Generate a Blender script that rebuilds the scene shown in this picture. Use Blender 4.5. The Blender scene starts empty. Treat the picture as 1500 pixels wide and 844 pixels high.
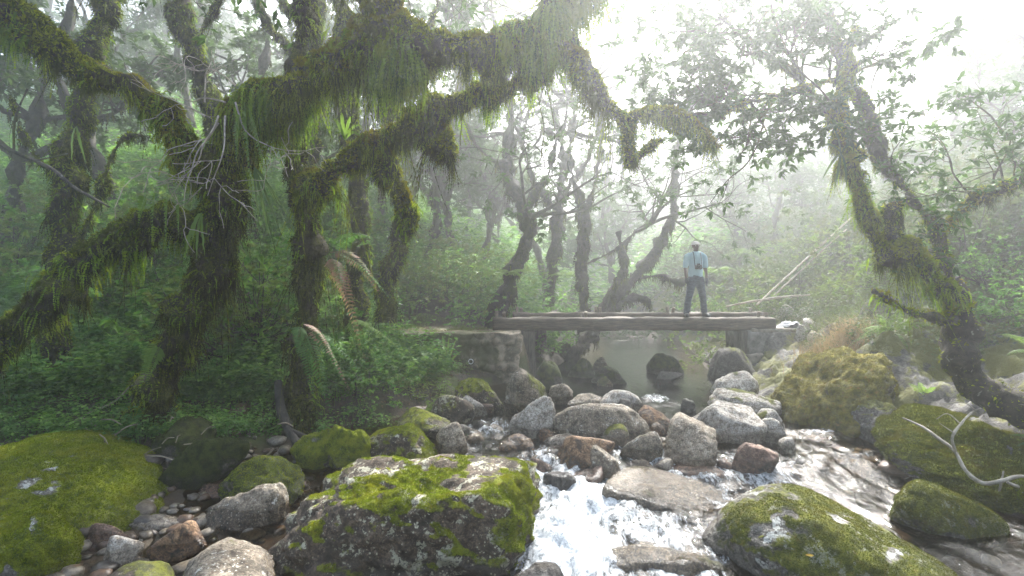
import bpy, math, random
import numpy as np
from mathutils import Vector

SC = bpy.context.scene
COL = SC.collection
rng = np.random.default_rng(11)
CAMZ, FPX, CX, CY = 2.0, 750.0, 750.0, 422.0     # eye height and focal length of the 18 mm view


def W(px, py, Y):
    return np.array([(px - CX) / FPX * Y, Y, CAMZ - (py - CY) / FPX * Y])


def proj(p):
    return CX + p[:, 0] / p[:, 1] * FPX, CY - (p[:, 2] - CAMZ) / p[:, 1] * FPX


def ss(a, b, x):
    t = np.clip((np.asarray(x, float) - a) / (b - a), 0, 1)
    return t * t * (3 - 2 * t)


def lerp(a, b, t):
    return a + (b - a) * t


def norm(v):
    return v / np.maximum(np.linalg.norm(v, axis=-1, keepdims=True), 1e-9)


def _h(a, b, c, s):
    n = (a * 374761393 + b * 668265263 + c * 1274126177 + s * 974711) & 0xFFFFFFFF
    n = ((n ^ (n >> 13)) * 1274126177) & 0xFFFFFFFF
    n = ((n ^ (n >> 16)) * 2246822519) & 0xFFFFFFFF
    return ((n ^ (n >> 15)) & 0xFFFFFF) / 8388607.5 - 1.0


def vnoise(p, seed=0):
    p = np.asarray(p, float)
    i = np.floor(p).astype(np.int64)
    f = p - i
    u = f * f * f * (f * (f * 6 - 15) + 10)
    x, y, z = i[..., 0], i[..., 1], i[..., 2]
    ux, uy, uz = u[..., 0], u[..., 1], u[..., 2]
    def r(dy, dz):
        return lerp(_h(x, y + dy, z + dz, seed), _h(x + 1, y + dy, z + dz, seed), ux)
    return lerp(lerp(r(0, 0), r(1, 0), uy), lerp(r(0, 1), r(1, 1), uy), uz)


def fbm(p, oct=4, seed=0, gain=.5):
    p = np.asarray(p, float)
    o, a = 0, 1.0
    for k in range(oct):
        o = o + a * vnoise(p * 2 ** k + 17.3 * k, seed + k)
        a *= gain
    return o


class MB:
    """collects vertices and faces and links them as ONE mesh object"""
    def __init__(s):
        s.v, s.f, s.n = [], [], 0

    def add(s, v, f, m=0):
        v = np.asarray(v, float).reshape(-1, 3)
        f = np.asarray(f, np.int64)
        if len(f):
            s.f.append((f + s.n, m))
        s.v.append(v)
        s.n += len(v)
        return s

    def verts(s):
        return np.concatenate(s.v) if s.v else np.zeros((0, 3))

    def build(s, name, mats, parent=None, loc=(0, 0, 0), smooth=True, attrs=None):
        v = s.verts() - np.asarray(loc, float)
        me = bpy.data.meshes.new(name)
        me.vertices.add(len(v))
        me.vertices.foreach_set('co', v.astype(np.float32).ravel())
        nl = sum(f.size for f, _ in s.f)
        npoly = sum(len(f) for f, _ in s.f)
        me.loops.add(nl)
        me.polygons.add(npoly)
        me.loops.foreach_set('vertex_index', np.concatenate([f.ravel() for f, _ in s.f]).astype(np.int32))
        ls, mi, o = [], [], 0
        for f, m in s.f:
            k = f.shape[1]
            ls.append(o + np.arange(len(f)) * k)
            mi.append(np.full(len(f), m))
            o += f.size
        me.polygons.foreach_set('loop_start', np.concatenate(ls).astype(np.int32))
        me.polygons.foreach_set('material_index', np.concatenate(mi).astype(np.int32))
        me.polygons.foreach_set('use_smooth', np.full(npoly, smooth))
        for m in (mats if isinstance(mats, (list, tuple)) else [mats]):
            me.materials.append(m)
        if attrs:
            for an, av in attrs.items():
                at = me.attributes.new(an, 'FLOAT', 'POINT')
                at.data.foreach_set('value', np.asarray(av, np.float32))
        me.update(calc_edges=True)
        o = bpy.data.objects.new(name, me)
        COL.objects.link(o)
        if parent is not None:
            o.parent = parent
        else:
            o.location = tuple(loc)
        return o


def tag(o, label=None, cat=None, group=None, kind=None):
    if label: o['label'] = label
    if cat: o['category'] = cat
    if group: o['group'] = group
    if kind: o['kind'] = kind
    return o


def thing(name, label, cat, loc, group=None):
    o = bpy.data.objects.new(name, None)
    o.empty_display_size = .2
    COL.objects.link(o)
    o.location = tuple(loc)
    return tag(o, label, cat, group)


def copy_tree(o, parent=None):
    c = o.copy()
    COL.objects.link(c)
    if parent is not None:
        c.parent = parent
    for ch in list(o.children):
        copy_tree(ch, c)
    return c


# ------------------------------------------------------------------ shader helper
def nd(t, typ, **kw):
    n = t.nodes.new(typ)
    for k, v in kw.items():
        if k[0] == '_':
            setattr(n, k[1:], v)
    for k, v in kw.items():
        if k[0] == '_':
            continue
        key = int(k[1:]) if k[0] == 'i' and k[1:].isdigit() else k.replace('__', ' ')
        s = n.inputs[key]
        if isinstance(v, bpy.types.NodeSocket):
            t.links.new(v, s)
        else:
            if s.type == 'RGBA' and len(v) == 3:
                v = (*v, 1)
            s.default_value = v
    return n


def mth(t, op, a, b=0.0, clamp=False):
    return nd(t, 'ShaderNodeMath', _operation=op, _use_clamp=clamp, i0=a, i1=b).outputs[0]


def mixc(t, fac, a, b, mode='MIX'):
    n = t.nodes.new('ShaderNodeMix')
    n.data_type = 'RGBA'
    n.blend_type = mode
    for idx, v in ((0, fac), (6, a), (7, b)):
        s = n.inputs[idx]
        if isinstance(v, bpy.types.NodeSocket):
            t.links.new(v, s)
        else:
            s.default_value = (*v, 1) if idx else v
    return n.outputs[2]


def ramp(t, x, lo, hi):
    return nd(t, 'ShaderNodeMapRange', _interpolation_type='SMOOTHSTEP', i0=x, i1=lo, i2=hi, i3=0.0, i4=1.0).outputs[0]


def noi(t, vec, scale, detail=4, rough=.55, dist=0.0):
    return nd(t, 'ShaderNodeTexNoise', Vector=vec, Scale=scale, Detail=detail, Roughness=rough, Distortion=dist).outputs[0]


def newmat(name):
    m = bpy.data.materials.new(name)
    m.use_nodes = True
    t = m.node_tree
    t.nodes.clear()
    out = t.nodes.new('ShaderNodeOutputMaterial')
    return m, t, out


def objvec(t):
    tc = t.nodes.new('ShaderNodeTexCoord').outputs['Object']
    r = t.nodes.new('ShaderNodeObjectInfo').outputs['Random']
    return nd(t, 'ShaderNodeVectorMath', _operation='ADD', i0=tc, i1=mth(t, 'MULTIPLY', r, 37.0)).outputs[0]


def rock_mat(name, ca, cb, moss=.45, mA=(.12, .14, .012), mB=(.035, .05, .006), lichen=.5, lcol=(.5, .5, .45), dark=.5, wet=None, nzw=1.0, bump=.6, lscale=5.0, strata=0.0):
    m, t, out = newmat(name)
    v = objvec(t)
    geo = t.nodes.new('ShaderNodeNewGeometry')
    n1 = noi(t, v, 1.9, 6, .6)
    n2 = noi(t, v, 8, 9, .68)
    n3 = noi(t, v, 60, 5, .7)
    base = mixc(t, ramp(t, n2, .36, .64), ca, cb)
    base = mixc(t, ramp(t, n3, .44, .68), base, tuple(min(1, c * 1.7 + .03) for c in cb))
    base = mixc(t, mth(t, 'MULTIPLY', ramp(t, n3, .50, .34), .75), base, (.018, .015, .012))
    if dark > 0:
        nd_ = noi(t, v, 3.1, 8, .66, .4)
        base = mixc(t, mth(t, 'MULTIPLY', ramp(t, nd_, .62 - .22 * dark, .70 - .22 * dark), .8), base, (.024, .019, .011))
    if strata > 0:
        base = mixc(t, mth(t, 'MULTIPLY', ramp(t, noi(t, v, 4.0, 6, .6, 2.5), .48, .62), strata), base, (.03, .02, .016))
    # crusts of lichen: large pale blots broken by a finer speckle
    if lichen > 0:
        nl = noi(t, v, lscale, 7, .62, .6)
        nl2 = noi(t, v, lscale * 6, 5, .6)
        lm = mth(t, 'MULTIPLY', ramp(t, nl, .68 - .16 * lichen, .705 - .16 * lichen), ramp(t, nl2, .36, .46))
        vo = nd(t, 'ShaderNodeTexVoronoi', Vector=v, Scale=lscale * 5, Randomness=1.0)
        spots = mth(t, 'MULTIPLY', ramp(t, vo.outputs['Distance'], .30, .22), ramp(t, n2, .5, .56))
        lm = mth(t, 'MAXIMUM', lm, mth(t, 'MULTIPLY', spots, min(1.0, lichen * 1.4)))
        base = mixc(t, mth(t, 'MULTIPLY', lm, .85), base, mixc(t, n3, tuple(c * .72 for c in lcol), tuple(c * 1.12 for c in lcol)))
    h = mth(t, 'ADD', mth(t, 'MULTIPLY', n2, .6), mth(t, 'MULTIPLY', n3, .14))
    rough = .8
    if moss > 0:
        nz = nd(t, 'ShaderNodeSeparateXYZ', i0=geo.outputs['Normal']).outputs[2]
        nm = noi(t, v, 3.4, 8, .62, .3)
        s = mth(t, 'ADD', mth(t, 'MULTIPLY', nz, .42 * nzw), mth(t, 'ADD', mth(t, 'MULTIPLY', nm, 1.1), mth(t, 'MULTIPLY', n2, .5)))
        th = 1.42 - moss * .95
        mk = ramp(t, s, th - .05, th + .07)
        nf = noi(t, v, 95, 4, .7)
        nf2 = noi(t, v, 13, 6, .65)
        mc = mixc(t, ramp(t, nf2, .35, .66), mB, mA)
        mc = mixc(t, mth(t, 'MULTIPLY', ramp(t, nf, .52, .32), .7), mc, tuple(c * .3 for c in mB))
        mc = mixc(t, mth(t, 'MULTIPLY', ramp(t, noi(t, v, 21, 5, .6), .6, .7), .55), mc, (mA[0] * 1.05, mA[1] * .62, mA[2] * 1.2))
        base = mixc(t, mk, base, mc)
        h = mth(t, 'ADD', h, mth(t, 'MULTIPLY', mk, mth(t, 'ADD', .25, mth(t, 'MULTIPLY', nf, .5))))
        rough = mth(t, 'ADD', .75, mth(t, 'MULTIPLY', mk, .2))
    if wet is not None:
        pz = nd(t, 'ShaderNodeSeparateXYZ', i0=geo.outputs['Position']).outputs[2]
        wm = ramp(t, mth(t, 'ADD', pz, mth(t, 'MULTIPLY', n1, -.22)), wet[1] - .11, wet[0] - .11)
        base = mixc(t, mth(t, 'MULTIPLY', wm, .62), base, mixc(t, .5, (.02, .015, .01), base, 'MULTIPLY'))
        rough = mth(t, 'SUBTRACT', rough, mth(t, 'MULTIPLY', wm, .55))
    bp = nd(t, 'ShaderNodeBump', Strength=bump, Distance=.05, Height=h)
    p = nd(t, 'ShaderNodeBsdfPrincipled', Base__Color=base, Roughness=rough, Normal=bp.outputs[0])
    t.links.new(p.outputs[0], out.inputs[0])
    return m


def leaf_mat(name, ca, cb, cc=None, trans=.4, rough=.5, scale=1.5, rare=None, pw=1.0):
    m, t, out = newmat(name)
    geo = t.nodes.new('ShaderNodeNewGeometry')
    rnd = geo.outputs['Random Per Island']
    v = objvec(t)
    c = mixc(t, mth(t, 'POWER', rnd, pw), ca, cb)
    if cc:
        c = mixc(t, ramp(t, noi(t, v, scale, 4, .6), .46, .62), c, cc)
    if rare:
        c = mixc(t, ramp(t, rnd, .93, .97), c, rare)
    p = nd(t, 'ShaderNodeBsdfPrincipled', Base__Color=c, Roughness=rough)
    p.inputs['Specular IOR Level'].default_value = .12
    tr = nd(t, 'ShaderNodeBsdfTranslucent', Color=mixc(t, 1.0, c, (1.25, 1.3, .7), 'MULTIPLY'))
    mx = nd(t, 'ShaderNodeMixShader', i0=trans, i1=p.outputs[0], i2=tr.outputs[0])
    t.links.new(mx.outputs[0], out.inputs[0])
    return m


def bark_mat(name, ca, cb, mossA, mossB, moss=.6, scale=9, bump=.9, pale=0.0):
    m, t, out = newmat(name)
    v = objvec(t)
    geo = t.nodes.new('ShaderNodeNewGeometry')
    n1 = noi(t, v, scale, 8, .68, .5)
    n2 = noi(t, v, scale * 7, 5, .7)
    c = mixc(t, ramp(t, n1, .35, .65), ca, cb)
    if pale > 0:
        c = mixc(t, mth(t, 'MULTIPLY', ramp(t, noi(t, v, scale * 1.3, 7, .6, .5), .62, .68), pale), c, (.36, .36, .31))
    mk = ramp(t, mth(t, 'ADD', noi(t, v, 2.8, 7, .65), mth(t, 'MULTIPLY', n1, .35)), .95 - moss * .55, 1.05 - moss * .55)
    mc = mixc(t, ramp(t, n2, .35, .65), mossB, mossA)
    c = mixc(t, mk, c, mc)
    h = mth(t, 'ADD', n1, mth(t, 'MULTIPLY', n2, .45))
    bp = nd(t, 'ShaderNodeBump', Strength=bump, Distance=.04, Height=h)
    p = nd(t, 'ShaderNodeBsdfPrincipled', Base__Color=c, Roughness=.9, Normal=bp.outputs[0])
    t.links.new(p.outputs[0], out.inputs[0])
    return m


def plain_mat(name, ca, cb, scale=20, rough=.7, bump=.3, stretch=(1, 1, 1)):
    m, t, out = newmat(name)
    v = nd(t, 'ShaderNodeVectorMath', _operation='MULTIPLY', i0=objvec(t), i1=stretch).outputs[0]
    n = noi(t, v, scale, 6, .65)
    c = mixc(t, ramp(t, n, .32, .68), ca, cb)
    bp = nd(t, 'ShaderNodeBump', Strength=bump, Distance=.02, Height=n)
    p = nd(t, 'ShaderNodeBsdfPrincipled', Base__Color=c, Roughness=rough, Normal=bp.outputs[0])
    t.links.new(p.outputs[0], out.inputs[0])
    return m


# ------------------------------------------------------------------ world, sun, camera, haze
SUN_AZ, SUN_EL = math.radians(21), math.radians(46)      # behind the valley, a little right of the view axis
wd = bpy.data.worlds.new('World')
SC.world = wd
wd.use_nodes = True
wt = wd.node_tree
wt.nodes.clear()
sky = wt.nodes.new('ShaderNodeTexSky')
sky.sky_type = 'NISHITA'
sky.sun_disc = False
sky.sun_elevation = SUN_EL
sky.sun_rotation = SUN_AZ
sky.air_density, sky.dust_density, sky.ozone_density = 1.0, 4.0, 1.0
hsv = nd(wt, 'ShaderNodeHueSaturation', Saturation=.85, Color=sky.outputs[0])
bg = nd(wt, 'ShaderNodeBackground', Color=hsv.outputs[0], Strength=.135)
wo = wt.nodes.new('ShaderNodeOutputWorld')
wt.links.new(bg.outputs[0], wo.inputs[0])

sl = bpy.data.lights.new('sun', 'SUN')
sl.energy, sl.angle, sl.color = 5.0, math.radians(2), (1, .98, .95)
so = bpy.data.objects.new('sun', sl)
COL.objects.link(so)
sdir = Vector((math.sin(SUN_AZ) * math.cos(SUN_EL), math.cos(SUN_AZ) * math.cos(SUN_EL), math.sin(SUN_EL)))
so.rotation_euler = sdir.to_track_quat('Z', 'Y').to_euler()
so.location = (10, 20, 40)

cd = bpy.data.cameras.new('camera')
cd.lens, cd.sensor_width, cd.clip_start, cd.clip_end = 18, 36, .05, 500
co = bpy.data.objects.new('camera', cd)
COL.objects.link(co)
co.location = (0, 0, CAMZ)
co.rotation_euler = (math.radians(90), 0, 0)
SC.camera = co
SC.view_settings.view_transform = 'Standard'
SC.view_settings.look = 'None'
SC.view_settings.exposure = 2.2
SC.view_settings.gamma = 1
cy = SC.cycles
cy.use_denoising = True
cy.max_bounces, cy.diffuse_bounces, cy.glossy_bounces, cy.transmission_bounces = 6, 3, 2, 4
cy.volume_bounces, cy.transparent_max_bounces = 2, 8
cy.use_adaptive_sampling = True
cy.caustics_reflective = cy.caustics_refractive = False
cy.sample_clamp_indirect = 6

HAZE_D = .0102
hm = bpy.data.materials.new('haze')
hm.use_nodes = True
ht = hm.node_tree
ht.nodes.clear()
hv = nd(ht, 'ShaderNodeVolumePrincipled', Density=HAZE_D, Anisotropy=.74)
hv.inputs['Color'].default_value = (.94, .975, .985, 1)
ho = ht.nodes.new('ShaderNodeOutputMaterial')
ht.links.new(hv.outputs[0], ho.inputs['Volume'])
HX0, HX1, HY0, HY1, HZ0, HZ1 = -62., 62., -30., 102., -4., 40.
hb = MB()
hb.add([(x, y, z) for z in (HZ0, HZ1) for y in (HY0, HY1) for x in (HX0, HX1)],
       [(0, 2, 3, 1), (4, 5, 7, 6), (0, 1, 5, 4), (2, 6, 7, 3), (0, 4, 6, 2), (1, 3, 7, 5)])
tag(hb.build('haze', hm, smooth=False), 'pale morning mist filling the whole valley', 'haze', kind='stuff')
# ------------------------------------------------------------------ the lie of the land
TOE_L = np.array([(-60, 4.6), (-14, 5.4), (-9, 6.0), (-5, 6.7), (-2.6, 7.25), (-1.7, 7.8), (-1.0, 9.0), (-.45, 10.3), (.5, 11.2), (1.5, 13), (2.4, 16), (3.2, 19), (3.4, 23), (4, 45), (6, 105)], float)
TOE_R = np.array([(5.6, -30), (5.2, 3), (4.9, 4.9), (4.5, 5.7), (4.8, 6.9), (4.35, 7.6), (4.2, 8.5), (4.0, 9.5), (4.5, 11.5), (4.8, 13), (5.5, 16), (6.1, 19), (6.0, 23), (6.5, 45), (9, 105)], float)


def pdist(x, y, P):
    d = np.full(np.shape(x), 1e9)
    for a, b in zip(P[:-1], P[1:]):
        ex, ey = b - a
        t = np.clip(((x - a[0]) * ex + (y - a[1]) * ey) / (ex * ex + ey * ey), 0, 1)
        d = np.minimum(d, np.hypot(x - a[0] - t * ex, y - a[1] - t * ey))
    return d


def zw(y):
    y = np.asarray(y, float)
    return -.04 * (1 - ss(6.6, 7.6, y)) - .2 * (1 - ss(5.3, 6.5, y)) - .14 * (1 - ss(3.6, 5.2, y))


def banks(x, y):
    xl = np.interp(y, TOE_L[:, 1], TOE_L[:, 0], left=-60)
    xr = np.interp(y, TOE_R[:, 1], TOE_R[:, 0])
    return pdist(x, y, TOE_L) * np.where(x < xl, 1, -1), pdist(x, y, TOE_R) * np.where(x > xr, 1, -1)


def ground(x, y, detail=True):
    x, y = np.broadcast_arrays(np.asarray(x, float), np.asarray(y, float))
    dl, dr = banks(x, y)
    l, r = np.maximum(dl, 0), np.maximum(dr, 0)
    hl = .28 * ss(0, .4, l) + .36 * l + .38 * np.maximum(l - 5, 0)
    hr = .10 * ss(0, .3, r) + .47 * r + .12 * np.maximum(r - 6, 0)
    hl = 15 * (1 - np.exp(-hl / 15))
    hr = 15 * (1 - np.exp(-hr / 15))
    bed = zw(y) - .10 - (.14 + .4 * ss(7.6, 9.5, y)) * ss(0, 1.2, np.minimum(-dl, -dr))
    # the stony lowland at the foot of the left bank
    low = ss(-.2, -1.3, x) * (1 - ss(6.6, 7.6, y))
    bed = bed + low * (.17 + .12 * ss(-2.2, -4, x))
    h = bed + hl + hr + .9 * ss(19.3, 23, y) + 11 * ss(26, 88, y)
    # flat grassy terrace behind the stone wall on the left of the bridge
    ter = ss(-4.2, -2.4, x) * (1 - ss(.15, .5, x)) * ss(10.75, 10.95, y) * (1 - ss(12.8, 14.5, y))
    h = lerp(h, np.minimum(np.maximum(h, .98), 1.02), ter)
    fr = ss(-3.8, -2.9, x) * (1 - ss(.2, .6, x)) * ss(8.6, 9.4, y) * (1 - ss(10.75, 10.9, y))
    h = lerp(h, np.minimum(h, .32 - .18 * x - .2), fr)
    # the landing of the bridge on the right
    lan = ss(5.4, 5.8, x) * (1 - ss(6.6, 8.0, x)) * ss(10.9, 11.3, y) * (1 - ss(13, 14.5, y))
    h = lerp(h, np.minimum(np.maximum(h, 1.0), 1.15), lan)
    if detail:
        p = np.stack([x, y, 0 * x], -1)
        amp = ss(0, 1.5, np.maximum(l, r))
        h = h + fbm(p * .35, 3, 5) * .35 * ss(1.5, 7, np.maximum(l, r)) * (1 - ter) * (1 - lan)
        h = h + fbm(p * 1.7, 4, 8) * (.03 + .09 * amp * (1 - ter))
        rk = np.maximum(fbm(p * 1.1, 3, 21), 0) * ss(.9, 1.8, r) * (1 - ss(4, 6, r)) * (1 - lan)
        h = h + .4 * rk + .09 * ss(.1, .6, r) * fbm(p * 6, 3, 31) * (1 - ss(5, 9, r))
    return h


def surf(x, y):
    return np.maximum(ground(x, y), zw(y))


def hit(px, py, y0=2.6, y1=60):
    """where the sight line through a picture point meets ground or water"""
    Y = np.geomspace(y0, y1, 1500)
    z = CAMZ - (py - CY) / FPX * Y
    s = surf((px - CX) / FPX * Y, Y)
    k = np.argmax(z <= s)
    return Y[k] if z[k] <= s[k] else y1


def gridmesh(xs, ys, hfun):
    X, Y = np.meshgrid(xs, ys)
    x, y = X.ravel(), Y.ravel()
    nx, ny = len(xs), len(ys)
    i = (np.arange(ny - 1)[:, None] * nx + np.arange(nx - 1)[None, :]).ravel()
    return np.stack([x, y, hfun(x, y)], -1), np.stack([i, i + 1, i + nx + 1, i + nx], -1)


def spaced(a, b, fine0, fine1, step, grow=1.12):
    up, s, v = [], step, fine1
    while v < b:
        s *= grow
        v += s
        up.append(min(v, b))
    dn, s, v = [], step, fine0
    while v > a:
        s *= grow
        v -= s
        dn.append(max(v, a))
    return np.array(dn[::-1] + list(np.arange(fine0, fine1 + 1e-6, step)) + up)


# ground
gv, gf = gridmesh(spaced(-60, 60, -7.5, 9, .06), spaced(-28, 100, 3.2, 13.5, .06), ground)
gdl, gdr = banks(gv[:, 0], gv[:, 1])
m, t, out = newmat('ground')
v = t.nodes.new('ShaderNodeTexCoord').outputs['Object']
a_bed = nd(t, 'ShaderNodeAttribute', _attribute_name='bed').outputs['Fac']
a_rock = nd(t, 'ShaderNodeAttribute', _attribute_name='rocky').outputs['Fac']
a_grass = nd(t, 'ShaderNodeAttribute', _attribute_name='lawn').outputs['Fac']
n1, n2, n3 = noi(t, v, 1.3, 7, .62), noi(t, v, 9, 8, .68), noi(t, v, 55, 5, .7)
soil = mixc(t, ramp(t, n2, .35, .65), (.014, .010, .006), (.05, .034, .02))
soil = mixc(t, mth(t, 'MULTIPLY', ramp(t, n3, .55, .68), .6), soil, (.16, .12, .075))
soil = mixc(t, mth(t, 'MULTIPLY', ramp(t, n1, .50, .60), .85), soil, mixc(t, n3, (.02, .035, .006), (.09, .115, .015)))
rockc = mixc(t, ramp(t, n2, .36, .62), (.03, .028, .026), (.14, .13, .12))
rockc = mixc(t, mth(t, 'MULTIPLY', ramp(t, n3, .5, .36), .7), rockc, (.02, .018, .016))
nm = mth(t, 'ADD', n1, mth(t, 'MULTIPLY', n2, .45))
rockc = mixc(t, ramp(t, nm, .69, .76), rockc, mixc(t, n3, (.03, .04, .006), (.17, .16, .02)))
bedc = mixc(t, ramp(t, n2, .35, .65), (.03, .019, .008), (.14, .08, .03))
bedc = mixc(t, ramp(t, nd(t, 'ShaderNodeTexVoronoi', Vector=v, Scale=14.0).outputs[0], .1, .5), bedc, (.07, .05, .03))
lawn = mixc(t, n3, (.05, .085, .015), (.16, .13, .06))
c = mixc(t, a_rock, soil, rockc)
c = mixc(t, a_bed, c, bedc)
c = mixc(t, a_grass, c, mixc(t, ramp(t, n1, .45, .58), (.2, .15, .09), lawn))
bp = nd(t, 'ShaderNodeBump', Strength=.8, Distance=.06, Height=mth(t, 'ADD', n2, mth(t, 'MULTIPLY', n3, .3)))
p = nd(t, 'ShaderNodeBsdfPrincipled', Base__Color=c, Roughness=.85, Normal=bp.outputs[0])
t.links.new(p.outputs[0], out.inputs[0])
gx, gy, gz = gv.T
gb = MB()
gb.add(gv, gf)
lawn_a = ss(-3.6, -2.6, gx) * (1 - ss(.2, .5, gx)) * ss(10.7, 10.9, gy) * (1 - ss(12.4, 13.4, gy))
tag(gb.build('ground', m, attrs={'bed': 1 - ss(-.02, .10, gz - zw(gy)), 'rocky': ss(-.1, .3, gdr) * (1 - ss(3.4, 5.2, gdr + fbm(gv * .8, 3, 4) * .8)), 'lawn': lawn_a}), kind='structure')

# ------------------------------------------------------------------ water
FOAM = [(850, 735, 95, 50, 1.1), (835, 800, 80, 60, 1.25), (950, 785, 90, 40, .85), (1010, 690, 70, 20, .8), (945, 668, 50, 14, .9), (1105, 690, 70, 20, .85),
        (1060, 735, 30, 50, .7), (795, 690, 30, 34, .85), (715, 628, 45, 16, .8), (770, 668, 25, 16, .5), (1190, 685, 50, 10, .3), (962, 585, 26, 7, .8), (1225, 634, 70, 4, .75), (1040, 800, 40, 60, .6),
        (690, 655, 50, 12, .5), (900, 760, 90, 30, .8), (1260, 668, 60, 3, .55), (1000, 835, 60, 30, .9), (800, 835, 40, 30, 1.0)]


def foam(x, y):
    f = np.zeros_like(x)
    for px, py, rx, ry, a in FOAM:
        Y = 4.0
        for _ in range(12):
            Y = (CAMZ - float(zw(Y))) * FPX / (py - CY)
        X = (px - CX) / FPX * Y
        wx, wy = rx / FPX * Y, ry * Y * Y / (FPX * 2.2)
        f = np.maximum(f, a * np.exp(-((x - X) / wx) ** 2 * .7 - ((y - Y) / wy) ** 2 * .7))
    return f


def flow(x, y):       # flow coordinates: along and across the stream, for streaky ripples
    xr = np.interp(y, [3, 5, 6, 8, 12, 40], [4.6, 3.6, 3.0, 2.6, 2.6, 4.5])
    return y, x - .55 * (xr - 2.6)


def waterz(x, y):
    f = foam(x, y)
    a, c = flow(x, y)
    q = np.stack([c * 4.5, a * 1.7, 0 * x], -1)
    calm = ss(6.8, 8.5, y)
    h = fbm(q, 3, 50) * lerp(.021, .005, calm) + fbm(np.stack([c * 12, a * 4, 0 * x + 3], -1), 2, 51) * lerp(.005, .0015, calm)
    bub = fbm(np.stack([x * 5, y * 5, 0 * x], -1), 4, 55, .6)
    return zw(y) + h + f * (.035 + .06 * bub + .012 * np.abs(fbm(np.stack([x * 13, y * 10, 0 * x], -1), 2, 57)))


wxs = np.arange(-5.5, 6.8, .035)
wys = np.concatenate([np.arange(2.6, 8.6, .035), np.geomspace(8.65, 60, 110)])
wv, wf = gridmesh(wxs, wys, waterz)
keep = wv[wf].mean(1)
keep = ground(keep[:, 0], keep[:, 1], False) < zw(keep[:, 1]) + .22
wf = wf[keep]
m, t, out = newmat('water')
v = t.nodes.new('ShaderNodeTexCoord').outputs['Object']
fa = nd(t, 'ShaderNodeAttribute', _attribute_name='foam').outputs['Fac']
vs = nd(t, 'ShaderNodeVectorMath', _operation='MULTIPLY', i0=v, i1=(1.0, .42, 1.0)).outputs[0]
w1, w2 = noi(t, vs, 7, 5, .6, .8), noi(t, vs, 26, 4, .6, .5)
hgt = mth(t, 'ADD', w1, mth(t, 'MULTIPLY', w2, .35))
bp = nd(t, 'ShaderNodeBump', Strength=.40, Distance=.05, Height=hgt)
fr = nd(t, 'ShaderNodeFresnel', IOR=1.33, Normal=bp.outputs[0])
dpa = nd(t, 'ShaderNodeAttribute', _attribute_name='deep').outputs['Fac']
trn = nd(t, 'ShaderNodeBsdfTransparent', Color=mixc(t, dpa, (.56, .45, .29), (.10, .10, .075)))
gl = nd(t, 'ShaderNodeBsdfGlossy', Color=(1, 1, 1, 1), Roughness=.025, Normal=bp.outputs[0])
wa = nd(t, 'ShaderNodeMixShader', i0=fr.outputs[0], i1=trn.outputs[0], i2=gl.outputs[0])
f1 = noi(t, vs, 11, 8, .68, 1.4)
f2 = noi(t, v, 38, 6, .7, .6)
fs = mth(t, 'ADD', fa, mth(t, 'ADD', mth(t, 'MULTIPLY', f1, 1.6), mth(t, 'MULTIPLY', f2, .4)))
fm = ramp(t, fs, 1.45, 2.1)
fm = mth(t, 'MULTIPLY', fm, ramp(t, fa, .08, .3))
fbm_ = nd(t, 'ShaderNodeBump', Strength=.35, Distance=.05, Height=mth(t, 'ADD', f1, mth(t, 'MULTIPLY', f2, .5)))
fd = nd(t, 'ShaderNodeBsdfPrincipled', Base__Color=mixc(t, ramp(t, mth(t, 'ADD', mth(t, 'MULTIPLY', f2, .5), mth(t, 'MULTIPLY', f1, .5)), .36, .62), (.20, .23, .25), (.62, .65, .67)), Roughness=.55, Normal=fbm_.outputs[0])
wm = nd(t, 'ShaderNodeMixShader', i0=fm, i1=wa.outputs[0], i2=fd.outputs[0])
t.links.new(wm.outputs[0], out.inputs[0])
wb = MB()
wb.add(wv, wf)
tag(wb.build('water', m, attrs={'foam': foam(wv[:, 0], wv[:, 1]), 'deep': ss(.1, .55, wv[:, 2] - ground(wv[:, 0], wv[:, 1], False))}), kind='structure')

# flecks of spray thrown up where the water breaks
m_spray = plain_mat('spray', (.85, .87, .88), (.9, .9, .9), 5, .3, 0)


# ------------------------------------------------------------------ rocks
def ico(sub):
    import bmesh
    bm = bmesh.new()
    bmesh.ops.create_icosphere(bm, subdivisions=sub, radius=1)
    v = np.array([x.co[:] for x in bm.verts])
    f = np.array([[y.index for y in x.verts] for x in bm.faces])
    bm.free()
    return norm(v), f


ICO = {k: ico(k) for k in (1, 2, 3, 4, 5, 6)}


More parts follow.
